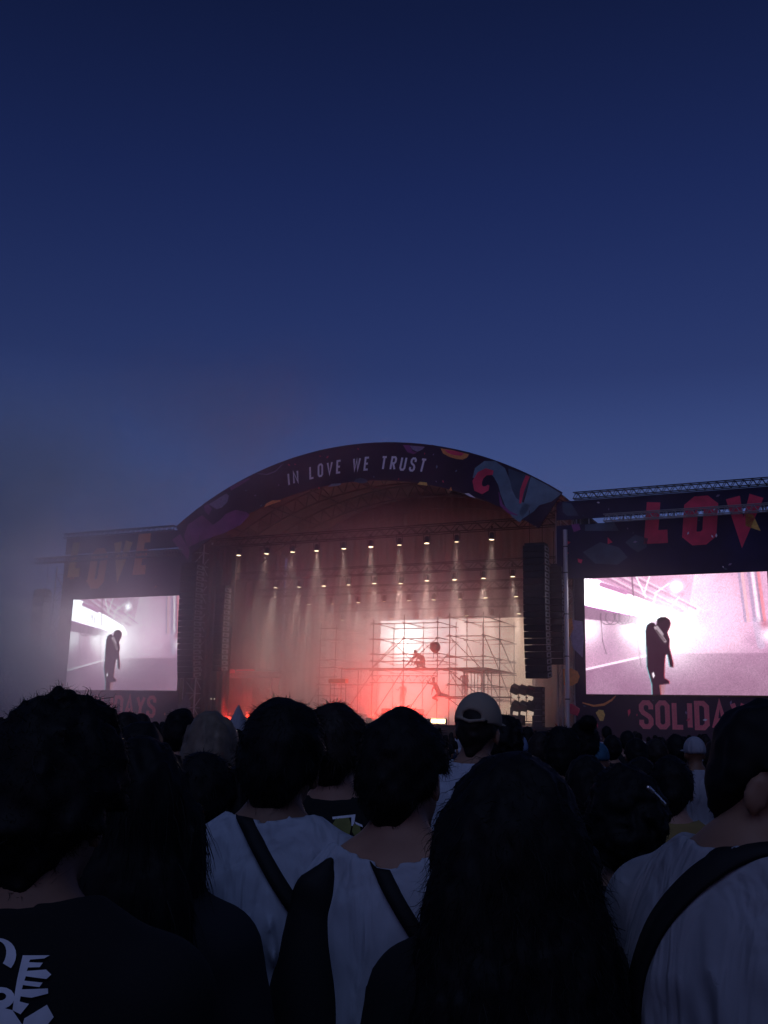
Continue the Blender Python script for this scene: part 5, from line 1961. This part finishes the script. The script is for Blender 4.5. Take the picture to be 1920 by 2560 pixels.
# 3 white T-shirt with black sling bag
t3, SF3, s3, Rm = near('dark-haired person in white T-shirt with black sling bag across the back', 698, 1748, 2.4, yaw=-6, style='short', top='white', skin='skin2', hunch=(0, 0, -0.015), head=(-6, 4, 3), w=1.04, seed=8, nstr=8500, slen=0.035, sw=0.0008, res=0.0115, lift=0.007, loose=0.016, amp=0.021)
def strap_px(t, SF, s, a, b, D, width, tilt=0.0):
    (xa, za), (xb, zb) = loc_px(t, *a, D), loc_px(t, *b, D)
    n, d = plane_through((xa / s, -0.13, za / s), (xb / s, -0.13, zb / s), (xa / s + tilt, 0.1, za / s))
    strap_on(t, SF, s, n, d, width)


strap_px(t3, SF3, s3, (598, 2045), (742, 2255), 2.28, 0.029)
BP = lambda a, b, y: (loc_px(t3, a, b, 2.24)[0] / s3, y, loc_px(t3, a, b, 2.24)[1] / s3)
f = Field((-0.12, -0.40, 0.72), (0.30, 0.0, 1.48), 0.008)
f.cap(BP(782, 2245, -0.150), BP(760, 2600, -0.165), 0.045, 0.095, 0.03, flat=(1, 1.6, 1))
f.cap(BP(790, 2215, -0.15), BP(826, 2150, -0.140), 0.036, 0.009, 0.02, flat=(1, 1.3, 1))
f.cap(BP(800, 2250, -0.15), BP(812, 2200, -0.145), 0.034, 0.022, 0.02, flat=(1, 1.3, 1))
V, Fq = f.mesh()
bg = part_mesh('sling_bag', V, Fq, M['strap'], t3, s3)

# 4 black T-shirt with a lime print, further on
t4, SF, s4, Rm = near('person with wavy dark hair in black T-shirt with small lime back print', 846, 1760, 3.3, yaw=-8, style='short', hair='hair_brown', top='black', skin='skin', head=(-8, -2, -4), seed=12, nstr=5000, slen=0.045, sw=0.0011, lift=0.010, neckz=1.44)
sh = [o for o in t4.children if o.name.startswith('shirt')][0]
L4 = lambda pts: [loc_px(t4, a, b, 3.15) for a, b in pts]
print_on(t4, sh, [L4([(828, 2062), (836, 2048), (868, 2046), (876, 2066), (872, 2088), (850, 2082)]), L4([(880, 2062), (896, 2064), (900, 2084), (886, 2092), (878, 2080)])], s4, 'print_lime')
print_on(t4, sh, [L4([(826, 2044), (884, 2038), (884, 2044), (828, 2050)]), L4([(874, 2040), (884, 2040), (882, 2066), (876, 2066)]), L4([(884, 2056), (902, 2064), (904, 2070), (886, 2062)])], s4, 'print_white', name='print_outline')

# 5 white T-shirt with a black strap, middle
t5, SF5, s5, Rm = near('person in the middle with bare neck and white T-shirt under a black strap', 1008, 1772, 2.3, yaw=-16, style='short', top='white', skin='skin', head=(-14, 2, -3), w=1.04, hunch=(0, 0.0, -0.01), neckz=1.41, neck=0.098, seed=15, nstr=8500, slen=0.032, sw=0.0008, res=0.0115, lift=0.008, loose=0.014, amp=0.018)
strap_px(t5, SF5, s5, (878, 2072), (1032, 2290), 2.18, 0.029)

HOFF[:] = 0
# 6 person with a big mass of long black hair
t6, SF, s6, Rm = near('person with a huge mass of long black hair blocking the lower middle right', 1268, 1884, 1.9, yaw=6, style='mass', top='black', skin='skin3', head=(0, 0, 2), w=1.0, seed=18, nstr=15000, slen=0.055, sw=0.0008, res=0.0115)

# 7 beige cap
t7, SF, s7, Rm = near('tall person in a beige cap with rear opening, in front of the scaffold', 1186, 1740, 4.3, yaw=-10, style='crop', hair='hair_brown', top='white', skin='skin2', head=(-12, 0, 5), seed=21, nstr=700, slen=0.012, w=1.0)
f = Field((-0.16, -0.2, 1.5), (0.16, 0.32, 1.85), 0.008)
f.ell(hd((0, 0.006, 1.652), Rm), (0.094, 0.114, 0.116), 0.01, rot=Rm)
HOFF[:] = 0
q = head_frame(f.P, Rm)
f.v = np.maximum(f.v, 1.632 - 0.10 * (q[..., 1] - 0.1) - q[..., 2])
f.ell(hd((0, -0.115, 1.672), Rm), (0.048, 0.05, 0.024), 0.004, 'sub', rot=Rm)
V, Fq = f.mesh()
cp = part_mesh('cap', V, Fq, M['beige'], t7, s7)
f = Field((-0.16, 0.0, 1.5), (0.16, 0.32, 1.85), 0.008)
f.ell(hd((0, 0.135, 1.645), Rm), (0.082, 0.075, 0.010), 0.01, rot=Rm)
V, Fq = f.mesh()
part_mesh('brim', V, Fq, M['beige'], cp, s7)
f = Field((-0.16, -0.2, 1.5), (0.16, 0.0, 1.85), 0.006)
f.cap(hd((-0.055, -0.095, 1.662), Rm), hd((0, -0.114, 1.650), Rm), 0.007, 0.007, 0.004)
f.cap(hd((0, -0.114, 1.650), Rm), hd((0.055, -0.095, 1.662), Rm), 0.007, 0.007, 0.004)
V, Fq = f.mesh()
part_mesh('cap_strap', V, Fq, M['beige'], cp, s7)

# 8 big person at the right edge, turned to the right
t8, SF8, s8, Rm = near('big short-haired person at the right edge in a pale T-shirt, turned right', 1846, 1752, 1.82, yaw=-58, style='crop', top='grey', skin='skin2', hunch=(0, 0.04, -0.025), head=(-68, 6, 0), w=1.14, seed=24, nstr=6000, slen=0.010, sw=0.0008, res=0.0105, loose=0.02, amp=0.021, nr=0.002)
n_, d_ = plane_through((0.105, -0.03, 1.46), (-0.10, -0.13, 1.16), (0.15, 0.10, 1.20))
strap_on(t8, SF8, s8, n_, d_, 0.040)

# 9 curly hair with a clip
t9, SF, s9, Rm = near('person with curly dark hair and a shiny hair clip, left of big pale T-shirt', 1556, 1912, 2.5, yaw=-4, style='curly', top='charcoal', skin='skin2', head=(-6, 2, 2), seed=27, nstr=7000, slen=0.03, sw=0.001)
f = Field((-0.05, -0.2, 1.62), (0.16, 0.1, 1.85), 0.006)
f.cap(hd((0.050, -0.075, 1.735), Rm), hd((0.095, -0.045, 1.695), Rm), 0.009, 0.007, 0.004)
V, Fq = f.mesh()
part_mesh('hair_clip', V, Fq, M['shine'], t9, s9)

HOFF[:] = 0
# 10 sleeve at the far left
near('person in a light blue shirt half out of the left picture edge', -62, 1800, 2.15, yaw=0, style='short', top='lightblue', skin='skin', seed=29, nstr=900, res=0.014)

# middle distance, each placed and dressed as seen
MID = [
    (452, 1772, 6.0, dict(style='short', top='white', w=1.05, head=(0, 0, 0)), 'person in a white T-shirt with dark spot on the back, left of the fair-haired head'),
    (522, 1780, 3.8, dict(style='bob', hair='hair_fair', top='black', head=(0, 0, 4)), 'person with fair brown bobbed hair, left of the white T-shirt with sling bag'),
    (508, 1884, 3.0, dict(style='short', top='black', lift=0.012), 'short person with a round black head below the fair hair'),
    (610, 1912, 3.1, dict(style='bob', top='black'), 'short dark-haired person half hidden behind the white T-shirt with sling bag'),
    (318, 1782, 5.2, dict(style='short', hair='hair_brown', top='charcoal'), 'person with brownish hair just right of the tousled head at the left edge'),
    (596, 1806, 7.0, dict(style='short', top='black'), 'person wearing a tall pointed pale hat, left of the white T-shirt with sling bag'),
    (1262, 1788, 6.0, dict(style='curly', top='black'), 'dark curly head just right of the beige cap'),
    (1292, 1836, 8.0, dict(style=None, top='navy', cap='lightblue'), 'person in a pale blue knitted cap right of the beige cap'),
    (1318, 1817, 13.0, dict(style='short', top='black'), 'small dark head below the speaker stack'),
    (1348, 1832, 9.5, dict(style='bob', hair='hair_brown', top='charcoal'), 'brown-haired person right of the pale blue cap'),
    (1404, 1818, 5.2, dict(style='short', top='grey', head=(-20, 0, 0)), 'short-haired person with bare neck and pale collar, left of the raised dark bun'),
    (1460, 1790, 6.2, dict(style='bun', top='grey', w=0.95), 'person with a dark top bun and pale sleeve, before the right wing'),
    (1494, 1858, 7.6, dict(style=None, top='navy', cap='bluegreen'), 'person in a blue green cap below the raised dark bun'),
    (1468, 1888, 4.4, dict(style='bob', top='black'), 'dark head directly under the blue green cap'),
    (1590, 1846, 8.0, dict(style='short', top='charcoal'), 'dark head above the shiny hair clip'),
    (1640, 1848, 8.5, dict(style='short', hair='hair_brown', top='black'), 'brownish head left of the pale cap on the right'),
    (1690, 1836, 9.0, dict(style='short', top='black'), 'dark head under the last letters of SOLIDAYS'),
    (1736, 1844, 8.5, dict(style=None, top='grey', cap='grey'), 'person in a pale cap beside the big head at the right edge'),
    (1676, 1890, 4.2, dict(style='short', top='yellow', head=(-10, 0, 0)), 'dark-haired person in a mustard top near the big pale T-shirt'),
    (1600, 1894, 4.6, dict(style='long', top='black'), 'long-haired person directly behind the shiny hair clip'),
    (1180, 1872, 5.0, dict(style='short', top='black'), 'dark head below the beige cap collar'),
    (1080, 1880, 6.5, dict(style='short', hair='hair_brown', top='charcoal'), 'brownish head at the ear of the middle white T-shirt'),
    (385, 1812, 8.5, dict(style='short', top='black'), 'small dark head under the left SOLIDAYS letters'),
    (425, 1806, 9.5, dict(style='bob', top='navy'), 'small dark head left of the spotted white T-shirt'),
    (655, 1835, 6.0, dict(style='bob', top='black'), 'dark head behind the ear of the white T-shirt with sling bag'),
    (1530, 1838, 10.0, dict(style='short', top='charcoal'), 'small dark head right of the blue green cap'),
]
for i, (px, py, D, kw, lab) in enumerate(MID):
    kw = dict(kw)
    capm = kw.pop('cap', None)
    t, SFm, sm_, Rm = near(lab, px, py, D, yaw=random.uniform(-12, 6), seed=40 + i, nstr=3200 if D < 7 else 1200, slen=0.035, sw=0.0016, res=0.0195 if D < 5 else 0.024, hres=0.012, skin=('skin', 'skin2', 'skin3')[i % 3], **kw)
    if capm:
        f = Field((-0.16, -0.2, 1.5), (0.16, 0.3, 1.85), 0.012)
        f.ell(hd((0, 0.006, 1.652), Rm), (0.092, 0.112, 0.114), 0.01, rot=Rm)
        f.v = np.maximum(f.v, 1.62 - f.P[..., 2])
        V, Fq = f.mesh()
        c_ = part_mesh('cap', V, Fq, M[capm], t, sm_)
        f = Field((-0.16, 0.0, 1.5), (0.16, 0.3, 1.85), 0.010)
        f.ell(hd((0, 0.13, 1.64), Rm), (0.08, 0.08, 0.014), 0.01, rot=Rm)
        V, Fq = f.mesh()
        part_mesh('brim', V, Fq, M[capm], c_, sm_)
    if 'dark spot' in lab:
        sh = [o for o in t.children if o.name.startswith('shirt')][0]
        L5 = lambda pts: [loc_px(t, a, b, D - 0.12) for a, b in pts]
        print_on(t, sh, [L5([(430, 1884), (438, 1882), (441, 1892), (434, 1896), (428, 1892)])], sm_, 'charcoal')
    if 'pointed pale hat' in lab:
        V = []
        n = 16
        for (r_, z_, y_) in ((0.078, 1.70, 0.0), (0.07, 1.74, 0.0), (0.05, 1.79, -0.005), (0.026, 1.84, -0.01), (0.003, 1.885, -0.015)):
            V += [(r_ * math.cos(6.2832 * k / n), y_ + r_ * 1.12 * math.sin(6.2832 * k / n), z_) for k in range(n)]
        Fq = [(a * n + k, a * n + (k + 1) % n, (a + 1) * n + (k + 1) % n, (a + 1) * n + k) for a in range(4) for k in range(n)]
        part_mesh('pointed_hat', V, Fq, M['grey'], t, sm_)
# ------------------------------------------------------------------ the rest of the crowd, thinning towards the stage
def crowd_proto(style, hair, top, skin, seed, w):
    return person('x', (0, -40 - seed, 0), height=1.755, style=style, hair=hair, top=top, skin=skin, seed=seed, nstr=0, res=0.034, hres=0.022, w=w, amp=0.008)[0]


PROTO = [('short', 'hair_black', 'black', 'skin', 61, 1.0, 'short dark hair, black top'), ('bob', 'hair_brown', 'charcoal', 'skin2', 62, 0.92, 'brown bob, charcoal top'),
         ('curly', 'hair_black', 'navy', 'skin3', 63, 1.0, 'dark curls, navy top'), ('long', 'hair_brown', 'black', 'skin', 64, 0.9, 'long brown hair, black top'),
         ('short', 'hair_brown', 'grey', 'skin2', 65, 1.05, 'short brown hair, pale grey top'), ('bun', 'hair_black', 'red', 'skin', 66, 0.92, 'dark bun, maroon top'),
         ('crop', 'hair_black', 'white', 'skin3', 67, 1.05, 'cropped dark hair, white top')]
protos = [(crowd_proto(*p[:6]), p[6]) for p in PROTO]
used = [False] * len(protos)
taken = []
for o in C.objects:
    if o.name.startswith('person') and o.parent is None and o.location.y > 0.5:
        taken.append((o.location.x, o.location.y))
rq = random.Random(21)
sight = [(at(m[0], m[1], m[2]).x, m[2]) for m in MID if 'cap' in m[3] or 'bun' in m[4]]   # keep these in view
rows = [4.6, 5.6, 6.7, 7.9, 9.2, 10.7, 12.4, 14.2, 16.2, 18.5, 21, 24, 27.5, 31.5, 36, 41, 46]
PX0 = {4.6: 0.42, 5.6: 0.42}
count = 0
for D in rows:
    halfw = 0.40 * D + 0.8
    sp = 0.85 + 0.016 * D
    n = int(2 * halfw / sp)
    for k in range(n):
        x = -halfw + (k + 0.5) * sp + rq.uniform(-0.3, 0.3)
        y = D + rq.uniform(-0.5, 0.5)
        # keep clear of the stage front
        q = Vector((x, y, 0)) - STAGE_O
        if q.dot(NV) > -2.2:
            continue
        if any((x - a) ** 2 + (y - b) ** 2 < 0.55 ** 2 for a, b in taken):
            continue
        if any(y < b - 0.4 and abs(x / y - a / b) < 0.030 + 0.05 / y for a, b in sight):
            continue
        if count >= 225:
            break
        i = rq.choices(range(7), (5, 3, 3, 3, 1.2, 2, 1.0))[0]
        pz, desc = protos[i]
        h = min(max(rq.gauss(1.70, 0.075), 1.54), 1.86)
        if D < 7.5:
            h = min(h, 1.70)
        if used[i]:
            t = copy_tree(pz)
        else:
            t = pz
            used[i] = True
        s = h / 1.755
        t.matrix_world = Matrix.Translation((x, y, 0)) @ Matrix.Rotation(R(-0.5 * math.degrees(math.atan2(x, y)) + rq.uniform(-28, 28)), 4, 'Z') @ Matrix.Diagonal((s, s, s, 1))
        band = 'just beyond the big heads' if D < 9 else ('in mid field' if D < 20 else 'far off')
        t['label'] = f'small crowd figure with {desc}, {band}'
        t['group'] = f'crowd {band}, {desc}'
        taken.append((x, y))
        count += 1

# the photographer and the neighbours on either side, unseen, added to block low light
for k, (x, y, h) in enumerate(((0.0, -0.42, 1.77), (0.66, -0.40, 1.74), (-0.68, -0.46, 1.70), (1.30, -0.2, 1.66), (-1.32, -0.3, 1.80), (0.33, -0.95, 1.80), (-0.36, -0.98, 1.72))):
    i = (0, 2, 3, 1, 0, 4, 5)[k]
    t = copy_tree(protos[i][0])
    s = h / 1.755
    t.matrix_world = Matrix.Translation((x, y, 0)) @ Matrix.Rotation(R((k - 3) * 4), 4, 'Z') @ Matrix.Diagonal((s, s, s, 1))
    t['label'] = f'unseen crowd figure with {protos[i][1]}, close beside or behind the photographer'
    t['group'] = f'crowd close around the photographer, {protos[i][1]}'
    taken.append((x, y))

# the unseen crowd goes on round and behind the photographer and shades the backs in front
for k in range(34):
    if k < 10:
        x, y = (-1) ** k * rq.uniform(1.6, 3.4), rq.uniform(-0.6, 1.0) + 0.15 * (k // 2)
    else:
        a = (k - 10)
        x, y = -4.2 + (a % 8) * 1.15 + rq.uniform(-0.25, 0.25), -1.25 - 1.0 * (a // 8) + rq.uniform(-0.25, 0.25)
    if any((x - a_) ** 2 + (y - b_) ** 2 < 0.5 ** 2 for a_, b_ in taken):
        continue
    i = rq.choices(range(7), (5, 3, 3, 3, 1.2, 2, 1.0))[0]
    t = copy_tree(protos[i][0])
    s = rq.uniform(1.62, 1.84) / 1.755
    t.matrix_world = Matrix.Translation((x, y, 0)) @ Matrix.Rotation(R(rq.uniform(-25, 25)), 4, 'Z') @ Matrix.Diagonal((s, s, s, 1))
    t['label'] = f'unseen crowd figure with {protos[i][1]}, standing behind the photographer'
    t['group'] = f'crowd behind the photographer, {protos[i][1]}'
    taken.append((x, y))

# ------------------------------------------------------------------ performers on the scaffolds
def performer(label, bones, headc, loc, hr=0.115):
    """one continuous small figure from a posed skeleton; bones in stage metres relative to loc"""
    t = empty('person', label, 'person', loc, True)
    P = np.array([b[0] for b in bones] + [b[1] for b in bones] + [headc])
    lo_, hi_ = P.min(0) - 0.3, P.max(0) + 0.3
    f = Field(lo_, hi_, 0.028)
    for a, b, ra, rb in bones:
        f.cap(a, b, ra, rb, 0.05)
    f.ell(headc, (hr * 0.8, hr, hr * 1.15), 0.02)
    V, Fq = f.mesh()
    o = part_mesh('body', V, Fq, M['charcoal'], t)
    f = Field(np.array(headc) - 0.25, np.array(headc) + 0.25, 0.025)
    f.ell(np.array(headc) + np.array((0.01, 0.01, 0.03)), (hr * 0.9, hr * 1.05, hr * 1.12), 0.02)
    f.v = np.maximum(f.v, headc[2] - 0.02 - f.P[..., 2])
    V, Fq = f.mesh()
    part_mesh('hair', V, Fq, M['hair_black'], t)
    return t


u, z = SP(1048, 1668, 6.2)
performer('crouching performer silhouetted on the long scaffold platform', [
    ((0.25, 0, 0.28), (0.18, 0, 0.62), 0.16, 0.17), ((0.18, 0, 0.62), (-0.12, 0, 0.82), 0.17, 0.14), ((-0.12, 0, 0.82), (-0.24, 0, 0.92), 0.08, 0.06),
    ((0.25, -0.1, 0.25), (-0.12, -0.14, 0.36), 0.11, 0.08), ((-0.12, -0.14, 0.36), (-0.02, -0.14, 0.06), 0.075, 0.055), ((-0.02, -0.14, 0.05), (-0.2, -0.14, 0.04), 0.05, 0.04),
    ((0.25, 0.1, 0.25), (0.0, 0.14, 0.16), 0.11, 0.08), ((0.0, 0.14, 0.16), (0.3, 0.14, 0.06), 0.07, 0.05), ((0.3, 0.14, 0.06), (0.42, 0.14, 0.05), 0.05, 0.04),
    ((-0.1, -0.18, 0.78), (-0.34, -0.2, 0.6), 0.06, 0.05), ((-0.34, -0.2, 0.6), (-0.4, -0.2, 0.36), 0.045, 0.035), ((-0.4, -0.2, 0.36), (-0.5, -0.2, 0.12), 0.04, 0.03),
    ((-0.1, 0.18, 0.78), (-0.3, 0.2, 0.5), 0.06, 0.05), ((-0.3, 0.2, 0.5), (-0.5, 0.2, 0.15), 0.045, 0.03)], (-0.30, 0, 1.02), (u, 6.2, zD + 0.17))
u, z = SP(1085, 1742, 5.6)
performer('performer leaning out with one arm raised below the platform, left of the scaffold tower', [
    ((0.35, 0, 0.12), (0.12, 0, 0.55), 0.14, 0.15), ((0.12, 0, 0.55), (0.0, 0, 0.78), 0.15, 0.09), ((0.0, 0, 0.78), (-0.03, 0, 0.88), 0.06, 0.06),
    ((-0.05, -0.15, 0.70), (-0.28, -0.2, 0.74), 0.055, 0.045), ((-0.28, -0.2, 0.74), (-0.42, -0.2, 0.94), 0.042, 0.03),
    ((-0.02, 0.15, 0.68), (-0.2, 0.2, 0.38), 0.055, 0.045), ((-0.2, 0.2, 0.38), (-0.25, 0.2, 0.08), 0.042, 0.03),
    ((0.35, -0.1, 0.12), (0.0, -0.12, -0.12), 0.10, 0.07), ((0.0, -0.12, -0.12), (0.3, -0.12, -0.28), 0.07, 0.05), ((0.35, 0.1, 0.12), (0.75, 0.1, 0.05), 0.1, 0.07), ((0.75, 0.1, 0.05), (1.05, 0.1, -0.05), 0.07, 0.05)], (-0.06, 0, 1.0), (u, 5.6, 3.75))
stand_b = [((0.0, 0, 0.92), (0.02, 0, 1.3), 0.14, 0.16), ((0.02, 0, 1.3), (0.0, 0, 1.5), 0.12, 0.06), ((-0.09, 0, 0.9), (-0.1, -0.05, 0.48), 0.09, 0.065), ((-0.1, -0.05, 0.48), (-0.1, 0.05, 0.07), 0.06, 0.045), ((-0.1, 0.05, 0.05), (-0.1, -0.14, 0.04), 0.045, 0.035),
           ((0.09, 0, 0.9), (0.12, -0.02, 0.48), 0.09, 0.065), ((0.12, -0.02, 0.48), (0.12, 0.06, 0.07), 0.06, 0.045), ((0.12, 0.06, 0.05), (0.12, -0.14, 0.04), 0.045, 0.035),
           ((-0.18, 0, 1.4), (-0.3, -0.1, 1.15), 0.06, 0.05), ((-0.3, -0.1, 1.15), (-0.36, -0.3, 1.3), 0.045, 0.03), ((0.18, 0, 1.4), (0.27, 0.02, 1.12), 0.06, 0.05), ((0.27, 0.02, 1.12), (0.26, -0.1, 0.86), 0.045, 0.03)]
for (px, py, v, zb, lab) in ((1006, 1742, 8.2, 3.0, 'faint performer standing in the smoke below the crouching figure'), (1160, 1742, 9.6, 3.78, 'reddish performer standing inside the scaffold tower')):
    u, z = SP(px, py, v)
    performer(lab, stand_b, (0, -0.01, 1.64), (u, v, zb))
# low riser under the faint performer
u, z = SP(1006, 1742, 7.6)
t = empty('riser', 'low dark riser in the smoke below the long scaffold', 'riser', (u, 7.6, DECK), True)
MB().box(u - 1.2, u + 1.2, 7.0, 8.4, DECK + 0.6, 2.995).build('top', M['deckwood'], t)
for a in (-1.1, 1.1):
    for b in (7.1, 8.3):
        rod('leg', (u + a, b, DECK), (u + a, b, DECK + 0.61), 0.04, M['tube'], t)
